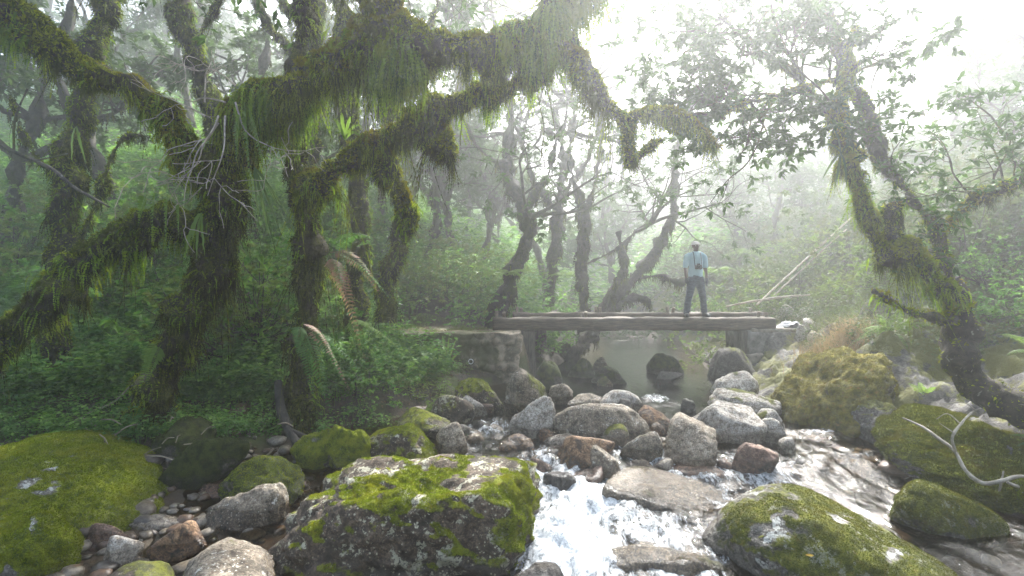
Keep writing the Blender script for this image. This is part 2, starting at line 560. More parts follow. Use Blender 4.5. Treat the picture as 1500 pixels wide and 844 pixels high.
def rmat(name, ca, cb, mA, mB, lichen, lcol, dark, wet, bump=.7, lscale=5.0, strata=0.0, gold=.5):
    """stone with a moss coat that follows the mesh's own «moss» attribute"""
    m, t, out = newmat(name)
    v = objvec(t)
    geo = t.nodes.new('ShaderNodeNewGeometry')
    n1, n2, n3 = noi(t, v, 2.1, 6, .6), noi(t, v, 8, 9, .68), noi(t, v, 60, 5, .72)
    base = mixc(t, ramp(t, n2, .36, .64), ca, cb)
    base = mixc(t, mth(t, 'MULTIPLY', ramp(t, n3, .52, .66), .8), base, tuple(min(.8, c * 1.5 + .03) for c in cb))
    base = mixc(t, mth(t, 'MULTIPLY', ramp(t, n3, .49, .36), .75), base, (.02, .017, .013))
    if dark > 0:
        nk = noi(t, v, 3.1, 8, .66, .4)
        base = mixc(t, mth(t, 'MULTIPLY', ramp(t, nk, .66 - .26 * dark, .74 - .26 * dark), .82), base, mixc(t, n2, (.016, .012, .007), (.055, .04, .022)))
    n4 = noi(t, v, 19, 7, .7, .3)
    base = mixc(t, mth(t, 'MULTIPLY', ramp(t, n4, .53, .40), .7), base, mixc(t, 1.0, base, (.34, .26, .18), 'MULTIPLY'))
    base = mixc(t, mth(t, 'MULTIPLY', ramp(t, n4, .58, .64), .55), base, tuple(min(.7, c * 1.45 + .05) for c in cb))
    if strata > 0:
        base = mixc(t, mth(t, 'MULTIPLY', ramp(t, noi(t, v, 4.0, 7, .62, 2.5), .48, .62), strata), base, (.03, .02, .016))
    nl, nl2 = noi(t, v, lscale, 7, .62, .6), noi(t, v, lscale * 6, 5, .6)
    la = nd(t, 'ShaderNodeAttribute', _attribute_name='lich').outputs['Fac']
    lm = mth(t, 'MULTIPLY', ramp(t, mth(t, 'ADD', mth(t, 'ADD', mth(t, 'MULTIPLY', nl, .65), mth(t, 'MULTIPLY', noi(t, v, lscale * 3.1, 6, .7), .35)), mth(t, 'MULTIPLY', la, .17)), .70 - .17 * lichen, .725 - .17 * lichen), ramp(t, nl2, .40, .47))
    vo = nd(t, 'ShaderNodeTexVoronoi', Vector=v, Scale=lscale * 4.2)
    spots = mth(t, 'MULTIPLY', ramp(t, mth(t, 'ADD', vo.outputs['Distance'], mth(t, 'MULTIPLY', n3, .3)), .40, .32), ramp(t, noi(t, v, 3.7, 4, .6), .60 - .12 * lichen, .66 - .12 * lichen))
    sp2 = mth(t, 'MULTIPLY', ramp(t, noi(t, v, 28, 6, .72), .62, .67), ramp(t, n1, .44, .58))
    lm = mth(t, 'MAXIMUM', lm, mth(t, 'MULTIPLY', mth(t, 'MAXIMUM', spots, sp2), min(1.0, lichen * 1.5)))
    ma = nd(t, 'ShaderNodeAttribute', _attribute_name='moss').outputs['Fac']
    s = mth(t, 'ADD', ma, mth(t, 'ADD', mth(t, 'MULTIPLY', n2, 1.0), mth(t, 'MULTIPLY', noi(t, v, 20, 6, .7), .7)))
    mk = ramp(t, s, .76, .98)
    nf, nf2 = noi(t, v, 110, 4, .72), noi(t, v, 11, 7, .66)
    mc = mixc(t, ramp(t, nf2, .36, .62), mB, mA)
    mc = mixc(t, mth(t, 'MULTIPLY', ramp(t, nf, .52, .34), .75), mc, tuple(c * .28 for c in mB))
    mc = mixc(t, mth(t, 'MULTIPLY', ramp(t, noi(t, v, 17, 6, .62), .56, .68), gold), mc, (mA[0] * 1.05, mA[1] * .66, mA[2] * 1.1))
    base = mixc(t, mk, base, mc)
    lm = mth(t, 'MULTIPLY', lm, mth(t, 'SUBTRACT', 1.0, mth(t, 'MULTIPLY', mk, .55)))
    base = mixc(t, mth(t, 'MULTIPLY', lm, .88), base, mixc(t, n3, tuple(c * .6 for c in lcol), tuple(c * 1.15 for c in lcol)))
    h = mth(t, 'ADD', mth(t, 'ADD', mth(t, 'MULTIPLY', n2, .8), mth(t, 'ADD', mth(t, 'MULTIPLY', n3, .14), mth(t, 'MULTIPLY', n4, .4))), mth(t, 'MULTIPLY', mk, mth(t, 'ADD', .2, mth(t, 'MULTIPLY', nf, .5))))
    pz = nd(t, 'ShaderNodeSeparateXYZ', i0=geo.outputs['Position']).outputs[2]
    wl = nd(t, 'ShaderNodeAttribute', _attribute_name='wet').outputs['Fac']
    wm = mth(t, 'MULTIPLY', ramp(t, mth(t, 'ADD', wl, mth(t, 'ADD', mth(t, 'MULTIPLY', n1, .7), mth(t, 'MULTIPLY', n4, .4))), .72, 1.15), wet)
    base = mixc(t, mth(t, 'MULTIPLY', wm, .8), base, mixc(t, 1.0, base, (.34, .29, .22), 'MULTIPLY'))
    rough = mth(t, 'SUBTRACT', mth(t, 'ADD', .78, mth(t, 'MULTIPLY', mk, .2)), mth(t, 'MULTIPLY', wm, .55))
    bp = nd(t, 'ShaderNodeBump', Strength=bump, Distance=.07, Height=h)
    p = nd(t, 'ShaderNodeBsdfPrincipled', Base__Color=base, Roughness=rough, Normal=bp.outputs[0])
    t.links.new(p.outputs[0], out.inputs[0])
    return m


LG, LW, LY = (.50, .51, .47), (.62, .61, .56), (.46, .45, .33)
MG, MGd = (.24, .27, .008), (.06, .085, .003)             # lively yellow green moss
MO, MOd = (.155, .165, .011), (.045, .055, .005)          # olive moss
MD, MDd = (.06, .075, .008), (.014, .02, .003)           # dark moss, shade put into the colour
RM = {
    'bright': rmat('bright_moss_rock', (.08, .075, .065), (.2, .19, .17), MG, MGd, .35, LG, .2, .5, gold=.2),
    'granite': rmat('dark_granite', (.034, .022, .012), (.125, .088, .056), MG, (.05, .055, .005), .9, LY, .62, .6, lscale=6),
    'olive': rmat('olive_moss_granite', (.06, .055, .045), (.2, .185, .16), MO, MOd, .78, LG, .45, .6, lscale=5),
    'shade': rmat('shaded_moss_rock', (.035, .03, .024), (.10, .085, .07), MD, MDd, .1, LG, .4, .8),  # darker copy of the mossy rock, its shade mixed into the colours
    'gold': rmat('golden_moss_rock', (.10, .08, .05), (.24, .2, .13), (.22, .19, .018), (.075, .07, .008), .15, LY, .3, .4, gold=.9),
    'tan': rmat('tan_granite', (.20, .16, .115), (.40, .34, .265), MO, MOd, .35, LW, .12, 1.0, bump=.8, lscale=4),
    'pale': rmat('pale_granite', (.26, .235, .2), (.46, .43, .385), MO, MOd, .5, LW, .15, 1.0, bump=.7),
    'grey': rmat('grey_granite', (.098, .08, .056), (.285, .24, .18), MO, MOd, .7, LW, .35, 1.0, lscale=7),
    'rust': rmat('rusty_stone', (.16, .085, .042), (.32, .2, .11), MO, MOd, .1, LY, .2, 1.0, strata=.85, bump=.9),
    'red': rmat('reddish_stone', (.13, .075, .052), (.28, .18, .135), MO, MOd, .1, LY, .25, 1.0, strata=.4),
    'wetface': rmat('wet_rock_face', (.05, .047, .045), (.2, .19, .185), MO, MOd, .5, LG, .45, .9, bump=1.0, lscale=9),
    'dark': rmat('dark_stone', (.03, .027, .024), (.085, .075, .065), MO, MOd, .2, LG, .3, 1.0),
}
m_moss = {
    'bright': leaf_mat('moss_bright', (.24, .29, .008), (.07, .10, .004), (.22, .23, .012), .3, .9, 3),
    'olive': leaf_mat('moss_olive', (.13, .14, .012), (.045, .055, .006), (.12, .11, .012), .25, .9, 3),
    'gold': leaf_mat('moss_gold', (.25, .21, .018), (.09, .09, .009), (.15, .11, .015), .3, .9, 3),
    'shade': leaf_mat('moss_shade', (.06, .08, .008), (.016, .025, .004), None, .25, .9, 3),  # tufts darkened in colour to stand for shade
}


def sample_surf(v, f, n, r, wfun=None):
    a, b, c = v[f[:, 0]], v[f[:, 1]], v[f[:, 2]]
    cr = np.cross(b - a, c - a)
    w = np.linalg.norm(cr, axis=1)
    if wfun is not None:
        w = w * wfun(norm(cr), (a + b + c) / 3, f)
    if w.sum() <= 0:
        return np.zeros((0, 3)), np.zeros((0, 3))
    k = r.choice(len(f), n, p=w / w.sum())
    u, q = r.random((2, n))
    s = np.sqrt(u)
    return a[k] * (1 - s)[:, None] + b[k] * (s * (1 - q))[:, None] + c[k] * (s * q)[:, None], norm(cr)[k]


def tufts(mb, p, nrm, L, wdt, r, blades=3, spread=.7, droop=.0):
    """short moss: little pointed blades standing off the surface"""
    n = len(p)
    for _ in range(blades):
        d = norm(nrm + r.normal(0, spread, (n, 3)) + np.array([0, 0, -droop]))
        s = norm(np.cross(d, r.normal(0, 1, (n, 3))))
        l = (L * r.uniform(.5, 1.3, n))[:, None] if np.ndim(L) == 0 else (L * r.uniform(.5, 1.3, n))[:, None]
        v = np.stack([p - s * wdt, p + s * wdt, p + d * l], 1).reshape(-1, 3)
        mb.add(v, np.arange(3 * n).reshape(-1, 3))


ROCK_LOG = []


def rock(label, bbox, mat='grey', Y=None, depth=.85, planes=(16, 9), seed=0, sub=4, amp=.095, moss=-1.0, nz=.6, bias=(0, 0, 0), fuzz=0, fuzzmat=None,
         cuts=None, spots=None, cat='rock', name='boulder', group=None, under=.16, fl=.014, mn=.42, block=.07, yaw=0.0, lean=0.0):
    x0, y0, x1, y1 = bbox
    r = np.random.default_rng(seed + 1000)
    u, f = ICO[sub]
    cx = (x0 + x1) / 2
    wpx = x1 - x0
    if Y is None:
        Yf = hit(cx, y1)
        Yc = Yf / (1 - wpx / 2 / FPX * depth * .75)
    else:
        Yc = Y
    hw = wpx / 2 / FPX * Yc
    ztop = CAMZ - (y0 - CY) / FPX * Yc
    zb = CAMZ - (y1 - CY) / FPX * (Yc - hw * depth * .75)
    zb = min(zb, float(surf((cx - CX) / FPX * Yc, Yc)))
    under = max(under, .55 * (ztop - zb))
    zb -= under
    hh = (ztop - zb) / 2
    # convex body from a soft minimum of random planes
    k, pw = planes
    N = norm(r.normal(0, 1, (k, 3)))
    D = r.uniform(.78, 1.0, k)
    N = np.concatenate([N, norm(r.normal(0, 1, (14, 3)))])
    D = np.concatenate([D, r.uniform(.94, 1.04, 14) + block])
    if cuts:
        N = np.concatenate([N, norm(np.array([c[:3] for c in cuts], float))])
        D = np.concatenate([D, [c[3] for c in cuts]])
    rad = (np.maximum(u @ N.T / D, 0) ** pw).sum(1) ** (-1 / pw)
    q = u * rad[:, None]
    if yaw:
        c, s = math.cos(yaw), math.sin(yaw)
        q = np.stack([q[:, 0] * c - q[:, 1] * s, q[:, 0] * s + q[:, 1] * c, q[:, 2]], -1)
    S = np.array([hw, hw * depth, hh])
    sc = np.abs(S).mean()
    q = q + u * (fbm(q * 1.4 + seed * 3.1, 3, seed) * amp)[:, None]
    q = q + u * (fbm(q * 5 + seed, 4, seed + 9, .6) * amp * .45)[:, None]
    if sub > 4:
        q = q - u * (np.maximum(fbm(q * 11 + seed, 3, seed + 19, .6) - .15, 0) * amp * .3)[:, None]
    if lean:
        q[:, 0] += lean * q[:, 2]
    mx = np.abs(q[:, 0]).max()
    P = q / np.array([mx, mx, q[:, 2].max()]) * S
    C = np.array([(cx - CX) / FPX * Yc, Yc, (ztop + zb) / 2])
    P = P + C
    for _ in range(4):                                   # measure the outline and correct size and place
        vis = P[:, 2] > np.maximum(zb + under * .9, zw(P[:, 1]))
        if vis.sum() < 8:
            break
        X, Yp = proj(P[vis])
        ks = np.clip(wpx / (X.max() - X.min()), .7, 1.4)
        P[:, 0] = C[0] + (P[:, 0] - C[0]) * ks
        C0 = (cx - (X.max() + X.min()) / 2) / FPX * Yc
        P[:, 0] += C0
        C[0] += C0
        dz = (Yp.min() - y0) / FPX * Yc
        P[:, 2] = zb + (P[:, 2] - zb) * (ztop - zb + dz) / max(ztop - zb, .05)
        ztop += dz
    # outward direction of each vertex, for the moss
    a, b, c = P[f[:, 0]], P[f[:, 1]], P[f[:, 2]]
    fn = np.cross(b - a, c - a)
    vn = np.zeros_like(P)
    for j in range(3):
        np.add.at(vn, f[:, j], fn)
    vn = norm(vn)
    M = moss + nz * (vn[:, 2] - .35) + mn * fbm(P * 1.5 / max(.35, min(1.2, sc)) + seed, 4, seed + 3) + vn @ np.array(bias, float)
    wl = zw(P[:, 1])
    wet = 1 - ss(.02, .26, P[:, 2] - wl)
    li = np.zeros(len(P))
    if spots:
        X, Yp = proj(P)
        for sx, sy, rx, ry, sa in spots:
            g = sa * np.exp(-((X - sx) / rx) ** 2 - ((Yp - sy) / ry) ** 2)
            li = np.maximum(li, g)
        li = li * np.clip(.75 + 1.5 * fbm(P * 8 + seed, 4, 5), 0, 1.2)
        M = M - 1.5 * np.clip(li, 0, 1)
    base = np.array([C[0], C[1], zb])
    mb = MB()
    mb.add(P, f)
    o = mb.build(name, RM[mat], loc=base, attrs={'moss': M, 'wet': wet, 'lich': li})
    tag(o, label, cat, group)
    ROCK_LOG.append((label, round(Yc, 2), round(hw * 2, 2), round(ztop - zb, 2)))
    if fuzz:
        pts, nn = sample_surf(P, f, fuzz, r, lambda n_, c_, f_: (M[f_].mean(1) > .12) * (c_[:, 2] > zb + under * .6))
        if len(pts):
            tb = MB()
            tufts(tb, pts - nn * .004, nn, fl, .0035, r, 3, .6)
            v2 = tb.verts() - base
            fo = MB()
            fo.add(v2, tb.f[0][0])
            fo = MB()
            for vv, (ff, _) in zip(tb.v, tb.f):
                fo.add(vv, ff - ff.min())
            mo = fo.build('moss', m_moss[fuzzmat or 'bright'], parent=o, loc=base, smooth=False)
            mo['kind'] = 'stuff'
    return o


B = rock
# --- the near boulders
B('great dome of bright yellow-green moss at lower left with a pale bare patch', (-170, 630, 252, 812), 'bright', Y=5.3, depth=.75, planes=(10, 5), seed=3, sub=6, amp=.06, moss=.75, nz=.25, fuzz=70000, fl=.02, lean=-.25,
  cuts=[(.75, 0, .75, .72), (-.3, -.4, 1, .95)], spots=[(72, 683, 30, 12, 1), (60, 712, 42, 16, 1.1), (30, 735, 30, 12, .9), (28, 651, 9, 4, .9), (205, 745, 30, 10, .6), (105, 668, 14, 6, .7)])
B('dark mossy boulder at the lower left corner with white lichen and tiny plants', (-70, 733, 122, 905), 'bright', Y=4.25, depth=.8, planes=(12, 7), seed=7, sub=5, amp=.1, moss=.45, nz=.35, fuzz=22000, fl=.018, spots=[(30, 805, 22, 9, 1.1), (50, 770, 10, 22, .7), (10, 840, 20, 12, .9)])
B('massive blocky granite boulder with a moss cap and a green right flank', (388, 664, 796, 880), 'granite', Y=4.72, depth=.72, planes=(2, 17), seed=14, sub=6, amp=.12, block=9, mn=.8, moss=-.46, nz=1.25, bias=(1.3, .15, 0), fuzz=42000, fl=.016, under=.25,
  cuts=[(.05, -1, .12, .78), (0, 1, 0, .9), (-1, 0, .12, .95), (-.62, -.1, .8, .84), (-.2, -.5, .85, .93), (1, -.1, .03, .97), (.78, -.62, .08, 1.06), (-.05, -.13, 1, .80), (.1, .5, .9, .95), (-.5, -.75, .4, 1.02), (0, 0, -1, 1)], spots=[(708, 684, 16, 8, 1), (620, 722, 14, 8, .8), (560, 690, 30, 5, .7), (672, 728, 8, 6, .7), (510, 702, 26, 5, .6), (770, 673, 10, 4, .9)])
B('broad olive-mossed boulder with white lichen spots in the right foreground stream', (1028, 708, 1442, 915), 'olive', Y=4.4, depth=.7, planes=(9, 6), seed=21, sub=6, amp=.05, moss=-.02, nz=.5, fuzz=26000, fuzzmat='olive', fl=.012, lean=-.18, under=.25,
  cuts=[(.62, -.1, .8, .74), (-.8, -.3, .5, .92), (.1, -.8, .5, .92)], spots=[(1148, 765, 20, 16, .9), (1115, 785, 16, 14, .7), (1230, 760, 20, 6, .6), (1310, 815, 12, 8, .6)])
B('long low moss-covered rock lying in the stream at the right edge', (1303, 702, 1478, 785), 'olive', depth=.5, planes=(8, 6), seed=30, sub=5, amp=.05, moss=.3, nz=.35, fuzz=14000, fuzzmat='olive', fl=.014, lean=-.3, cuts=[(.5, 0, .8, .75)])
B('mossy rock cut by the right picture edge beside the driftwood', (1468, 690, 1620, 800), 'olive', depth=.8, seed=33, sub=5, moss=.5, nz=.3, fuzz=8000, fuzzmat='bright', fl=.018)
B('wide moss-grown outcrop under the bare driftwood on the right bank', (1278, 592, 1640, 728), 'bright', Y=5.85, depth=.6, planes=(12, 6), seed=37, sub=6, amp=.14, moss=.5, nz=.4, fuzz=60000, fuzzmat='olive', fl=.028, under=.5)
B('golden moss mound beside the stone landing of the bridge', (1128, 507, 1318, 655), 'gold', Y=7.9, depth=1.0, planes=(14, 7), seed=41, sub=6, amp=.13, moss=.5, nz=.3, fuzz=36000, fuzzmat='gold', fl=.016, under=.4, lean=.35, cuts=[(-.7, -.4, .75, .82)])
B('grey wet rock face streaked with moss behind the curving tree', (1262, 500, 1425, 618), 'wetface', Y=8.3, depth=.8, planes=(16, 10), seed=44, sub=6, amp=.16, moss=-.12, nz=.5, fuzz=9000, fuzzmat='olive', fl=.02, under=.6, lean=.3)
B('low broken grey rock at the water edge below the wet rock face', (1240, 585, 1345, 652), 'wetface', depth=.7, planes=(14, 12), seed=45, sub=5, amp=.14, moss=-.15)
# --- pebbly corner at lower left
B('orange-brown broken stone between the mossy dome and the granite block', (214, 762, 303, 825), 'rust', depth=.8, planes=(7, 22), seed=51, block=.3, sub=4, amp=.05)
B('pale blunt stone in front of the orange one', (150, 784, 212, 838), 'pale', depth=.9, planes=(8, 14), seed=52, block=.3, amp=.06)
B('flat two-tone stone, dark on top and pink below, left of the pale one', (118, 766, 197, 812), 'red', depth=.7, planes=(6, 18), seed=53, amp=.06)
B('pale grey slab wedged under the edge of the mossy dome', (188, 752, 278, 792), 'pale', Y=4.9, depth=.6, planes=(9, 10), seed=54, amp=.06)
B('weathered grey granite at the bottom edge left of the granite block', (255, 787, 408, 880), 'grey', depth=.7, planes=(8, 9), seed=55, sub=5, amp=.06, moss=-.7)
B('low mossy stone at the bottom edge under the pale blunt stone', (146, 821, 256, 880), 'granite', depth=.8, seed=56, amp=.06, moss=-.1)
B('small slate-blue pebble stone next to the pale blunt stone', (190, 815, 222, 832), 'grey', depth=.7, planes=(18, 5), seed=57, sub=3)
B('granite boulder crusted with white lichen left of the big block', (300, 706, 424, 805), 'grey', Y=5.0, depth=.8, planes=(10, 7), seed=58, sub=5, amp=.06, moss=-.55, nz=.6)
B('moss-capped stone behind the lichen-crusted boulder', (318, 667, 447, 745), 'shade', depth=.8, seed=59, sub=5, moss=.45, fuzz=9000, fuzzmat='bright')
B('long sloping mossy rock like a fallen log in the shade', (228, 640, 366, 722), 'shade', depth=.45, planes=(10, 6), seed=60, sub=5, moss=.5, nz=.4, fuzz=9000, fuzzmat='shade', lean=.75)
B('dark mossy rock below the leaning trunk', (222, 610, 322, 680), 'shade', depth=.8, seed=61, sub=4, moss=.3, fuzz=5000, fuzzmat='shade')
B('flat wet brown slab in the shaded pool', (282, 688, 350, 722), 'red', depth=.9, planes=(7, 10), seed=62, moss=-1)
# --- left side of the stream below the wall
B('rounded boulder with a moss cap and white lichen left of the little rapid', (523, 620, 642, 692), 'granite', depth=.8, seed=70, sub=5, moss=-.05, nz=.9, fuzz=9000, fl=.014)
B('small moss-coated rock in front of the lichen-and-moss boulder', (575, 648, 640, 692), 'granite', depth=.8, seed=71, moss=.35, fuzz=3000)
B('dark brown slanting rock below the leafy bush', (578, 596, 662, 642), 'granite', depth=.7, planes=(7, 12), seed=72, moss=-.15, lean=.3)
B('smooth grey-tan stone at the brink of the little rapid', (638, 618, 686, 668), 'tan', depth=.8, seed=73, moss=-.7)
B('boulder striped with yellow moss below the pipe in the wall', (664, 553, 738, 606), 'granite', depth=.8, seed=74, sub=5, moss=.2, nz=.7, fuzz=5000, lean=-.3)
B('pale flat-topped stone in front of the yellow-striped boulder', (670, 579, 714, 612), 'pale', depth=.8, planes=(6, 16), seed=75, block=.3)
B('brown stone with thin moss left of the pale flat-topped stone', (630, 578, 696, 622), 'granite', depth=.8, seed=76, moss=-.1)
B('tall grey boulder leaning against the foot of the bridge wall', (738, 540, 802, 607), 'grey', depth=.8, planes=(9, 9), seed=77, sub=5, moss=-.3, bias=(.5, 0, 0))
B('mossy boulder behind the left bridge post', (782, 528, 824, 572), 'shade', depth=.9, seed=78, moss=.35)
B('tan stone just past the left bridge post at the waterline', (803, 562, 840, 592), 'tan', depth=.8, seed=79)
B('moss-grown lump between the roots and the lichen boulder', (478, 622, 548, 692), 'bright', depth=.8, seed=80, sub=5, moss=.5, fuzz=7000, amp=.12)
B('low mossy mound at the foot of the fern trunk', (425, 628, 500, 690), 'bright', depth=.8, seed=81, sub=5, moss=.45, fuzz=7000, amp=.12)
# --- the dam of stones in mid stream
B('white-topped pointed boulder at the left end of the stone dam', (746, 579, 814, 645), 'pale', depth=.8, planes=(6, 14), seed=90, block=.3, sub=5, lean=.2)
B('long speckled grey boulder across the middle of the dam', (806, 590, 957, 652), 'grey', depth=.55, planes=(10, 7), seed=91, sub=5, amp=.06, moss=-.8)
B('egg-shaped grey-green stone in front of the speckled boulder', (879, 620, 924, 657), 'grey', depth=.85, planes=(20, 4), seed=92, amp=.03, moss=-.25)
B('smooth rounded grey stone right of the egg-shaped one', (907, 632, 971, 682), 'grey', depth=.85, planes=(12, 6), seed=93, amp=.04, moss=-.5)
B('rust-brown angular stone with a dark scorched face', (814, 638, 901, 692), 'rust', depth=.75, planes=(6, 20), seed=94, block=.3, sub=5, amp=.04)
B('lichen-grey stone half hidden behind the rust-brown one', (795, 634, 872, 672), 'pale', Y=6.75, depth=.7, seed=95)
B('wet grey stone leaning on the right of the rust-brown one', (862, 652, 908, 700), 'grey', depth=.8, seed=96)
B('reddish wet stone below the rust-brown one', (835, 680, 884, 712), 'red', depth=.8, planes=(9, 12), seed=97)
B('orange slab dipping left toward the little rapid', (730, 635, 784, 664), 'rust', depth=.7, planes=(8, 12), seed=98, block=.3, lean=.4)
B('flat orange stone awash beside the granite block', (772, 671, 808, 694), 'red', depth=.8, planes=(8, 10), seed=99)
B('small ochre stone behind the orange slab', (788, 627, 816, 648), 'rust', depth=.8, seed=100, sub=3)
B('large flat-topped pale slab in the middle of the stream', (1003, 586, 1126, 668), 'pale', Y=6.95, depth=1.0, planes=(0, 26), seed=101, sub=5, amp=.06, block=9, moss=-1.2, cuts=[(.20, -.16, 1, .60), (-.15, -1, -.25, .74), (-1, -.35, .3, .9), (1, 0, .15, .95), (.75, -.8, -.1, 1.0), (0, 1, .2, .9), (0, 0, -1, 1), (-.5, .1, .9, .86)])
B('pale flank stone behind the rusty-topped one', (1088, 612, 1152, 692), 'pale', Y=7.0, depth=1.1, planes=(7, 12), seed=102, sub=5, amp=.05)
B('rusty-topped dark stone at the tip of the dam', (1070, 648, 1142, 704), 'red', depth=.8, planes=(6, 18), seed=103, block=.3, sub=5)
B('blunt tan boulder left of the flat-topped slab', (966, 603, 1052, 680), 'tan', depth=.8, planes=(6, 14), seed=104, block=.3, sub=5, moss=-1)
B('dark grey flat stone behind the speckled boulder', (830, 576, 892, 604), 'grey', depth=.7, seed=105)
B('pinkish smooth slab behind the speckled boulder', (876, 571, 945, 606), 'pale', depth=.6, seed=106, planes=(14, 5))
B('small wedge of dark stone on the pinkish slab', (903, 583, 925, 602), 'dark', Y=8.0, depth=.8, planes=(4, 18), seed=107, sub=3)
B('ridge of orange stone right of the speckled boulder', (934, 593, 988, 632), 'rust', depth=.7, planes=(8, 8), seed=108, lean=-.5)
B('small orange stone tucked between the big boulders', (952, 618, 978, 640), 'rust', depth=.8, seed=109, sub=3)
B('dark upright stone at the near edge of the upper pool', (996, 583, 1020, 612), 'dark', depth=.8, seed=110, sub=3)
B('wide wet grey boulder awash in the white water', (878, 682, 1064, 775), 'grey', Y=5.6, depth=.65, planes=(10, 6), seed=111, sub=5, amp=.07, moss=-.7, lean=.1)
B('wet lichen-marked rock at the bottom edge in the foam', (850, 790, 1060, 900), 'grey', Y=4.45, depth=.6, planes=(10, 6), seed=112, sub=5, amp=.08, moss=-.35)
B('flat reddish rock washed by a thin sheet of water', (985, 676, 1066, 706), 'red', depth=.7, seed=113, planes=(12, 6))
B('small pale stone in the shallows right of the dam', (1138, 640, 1166, 668), 'pale', depth=.8, seed=114, sub=3)
B('small black stone at the bottom edge beside the foam', (745, 822, 830, 880), 'dark', Y=4.0, depth=.7, seed=115, sub=4)
B('brown stone under the water left of the foam', (795, 690, 850, 720), 'dark', depth=.8, seed=116, sub=4, under=.2)
rs = np.random.default_rng(9)
for i in range(30):
    px_, py_ = ((rs.uniform(690, 1010), rs.uniform(640, 690)) if i < 16 else (rs.uniform(1040, 1180), rs.uniform(640, 700)) if i < 20 else (rs.uniform(600, 760), rs.uniform(605, 660)))
    w_ = rs.uniform(14, 34)
    B('small wet stone wedged among the bigger boulders of the stone dam', (px_ - w_ / 2, py_ - w_ * .55, px_ + w_ / 2, py_), ('tan', 'grey', 'pale', 'grey', 'dark', 'red')[i % 6], depth=.9, planes=(9, 12), seed=300 + i, sub=3, moss=-1, name='stone', cat='stone', group='small stones wedged in the dam')
# --- upstream, and the foot of the right bank
B('mossy hump in the upper pool left of midstream', (866, 536, 918, 564), 'shade', depth=.8, planes=(6, 11), block=.2, seed=120, moss=.25)
B('small pointed stone before the mossy hump in the pool', (874, 551, 898, 566), 'tan', depth=.8, planes=(6, 11), block=.2, seed=121, sub=3, moss=-.2)
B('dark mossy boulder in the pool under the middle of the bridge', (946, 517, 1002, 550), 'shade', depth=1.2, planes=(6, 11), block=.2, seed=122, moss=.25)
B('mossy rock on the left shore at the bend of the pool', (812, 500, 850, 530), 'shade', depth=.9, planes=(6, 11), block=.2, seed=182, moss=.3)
B('low dark rock in the pool in front of the midstream boulder', (958, 543, 1002, 566), 'dark', depth=.8, planes=(6, 11), block=.2, seed=123)
B('pale-topped stone far up the pool on the left', (868, 522, 892, 540), 'grey', depth=.8, planes=(6, 11), block=.2, seed=124, sub=3)
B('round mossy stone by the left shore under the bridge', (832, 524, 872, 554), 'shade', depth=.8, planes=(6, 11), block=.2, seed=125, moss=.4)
B('big shadowed rock under the right bridge post', (1036, 508, 1112, 570), 'dark', depth=.8, planes=(6, 11), block=.2, seed=127, sub=4, moss=-.2)
B('pale lichened bedrock hump below the right bridge post', (1040, 543, 1112, 592), 'pale', depth=.8, seed=128, moss=-.35)
B('broad pale bedrock slab beside the water right of the dam', (1036, 568, 1148, 616), 'pale', depth=.7, seed=129, sub=5, moss=-.3, planes=(12, 6))
B('pale stone between the bedrock slab and the golden moss', (1100, 598, 1150, 632), 'pale', depth=.8, seed=130, moss=-.2)
for i, (a, b, c, d) in enumerate([(828, 500, 850, 509), (853, 498, 872, 507), (880, 499, 896, 506), (902, 498, 922, 508), (925, 499, 938, 506), (942, 500, 958, 507), (962, 500, 980, 508), (985, 501, 1000, 508)]):
    B('pale stone in the hazy row of stones across the head of the pool', (a, b, c, d), 'pale', Y=19.5 + .3 * (i % 3), depth=.8, seed=140 + i, sub=3, group='row of pale stones at the head of the pool')
# loose blocks above the right landing
for i, (bb, mt, lb) in enumerate([((1140, 446, 1168, 466), 'pale', 'pale block at the foot of the leaning poles'), ((1166, 450, 1192, 468), 'pale', 'squarish pale block above the landing right of its neighbours'),
                                  ((1150, 462, 1176, 478), 'tan', 'tan stone just above the grey cloth'), ((1176, 466, 1200, 486), 'pale', 'pale stone lying right of the grey cloth'),
                                  ((1165, 474, 1184, 500), 'pale', 'upright pale stone propped at the corner of the landing'), ((1182, 484, 1202, 500), 'tan', 'small tan stone beside the dry grass tuft'),
                                  ((1120, 452, 1144, 464), 'tan', 'flat tan stone touching the end of the bridge'), ((1192, 448, 1216, 464), 'pale', 'rounded pale stone in the grass up the right bank')]):
    B(lb, bb, mt, Y=None, depth=.9, planes=(6, 14), seed=160 + i, sub=3, name='stone', cat='stone')

# pebbles: too many to count, on the stony margin and the stream bed
m, t, out = newmat('pebble')
g = t.nodes.new('ShaderNodeNewGeometry').outputs['Random Per Island']
cr = t.nodes.new('ShaderNodeValToRGB')
t.links.new(g, cr.inputs[0])
e = cr.color_ramp.elements
e[0].color, e[1].color = (.04, .033, .026, 1), (.2, .18, .15, 1)
for pos, cc in ((.25, (.13, .07, .035, 1)), (.5, (.08, .07, .06, 1)), (.75, (.15, .12, .08, 1))):
    el = e.new(pos)
    el.color = cc
c = mixc(t, ramp(t, noi(t, objvec(t), 40, 5, .7), .35, .65), mixc(t, 1.0, cr.outputs[0], (.4, .38, .34), 'MULTIPLY'), cr.outputs[0])
p = nd(t, 'ShaderNodeBsdfPrincipled', Base__Color=c, Roughness=.45)
t.links.new(p.outputs[0], out.inputs[0])
pb = MB()
pr = np.random.default_rng(5)
u, f = ICO[2]
cand = np.concatenate([np.stack([pr.uniform(-4.2, -.6, 700), pr.uniform(3.4, 7.2, 700)], -1), np.stack([pr.uniform(-1.2, 1.2, 260), pr.uniform(5.5, 9, 260)], -1),
                       np.stack([pr.uniform(2.5, 4.9, 300), pr.uniform(3.5, 8.5, 300)], -1), np.stack([pr.uniform(.5, 4.5, 160), pr.uniform(8, 14, 160)], -1)])
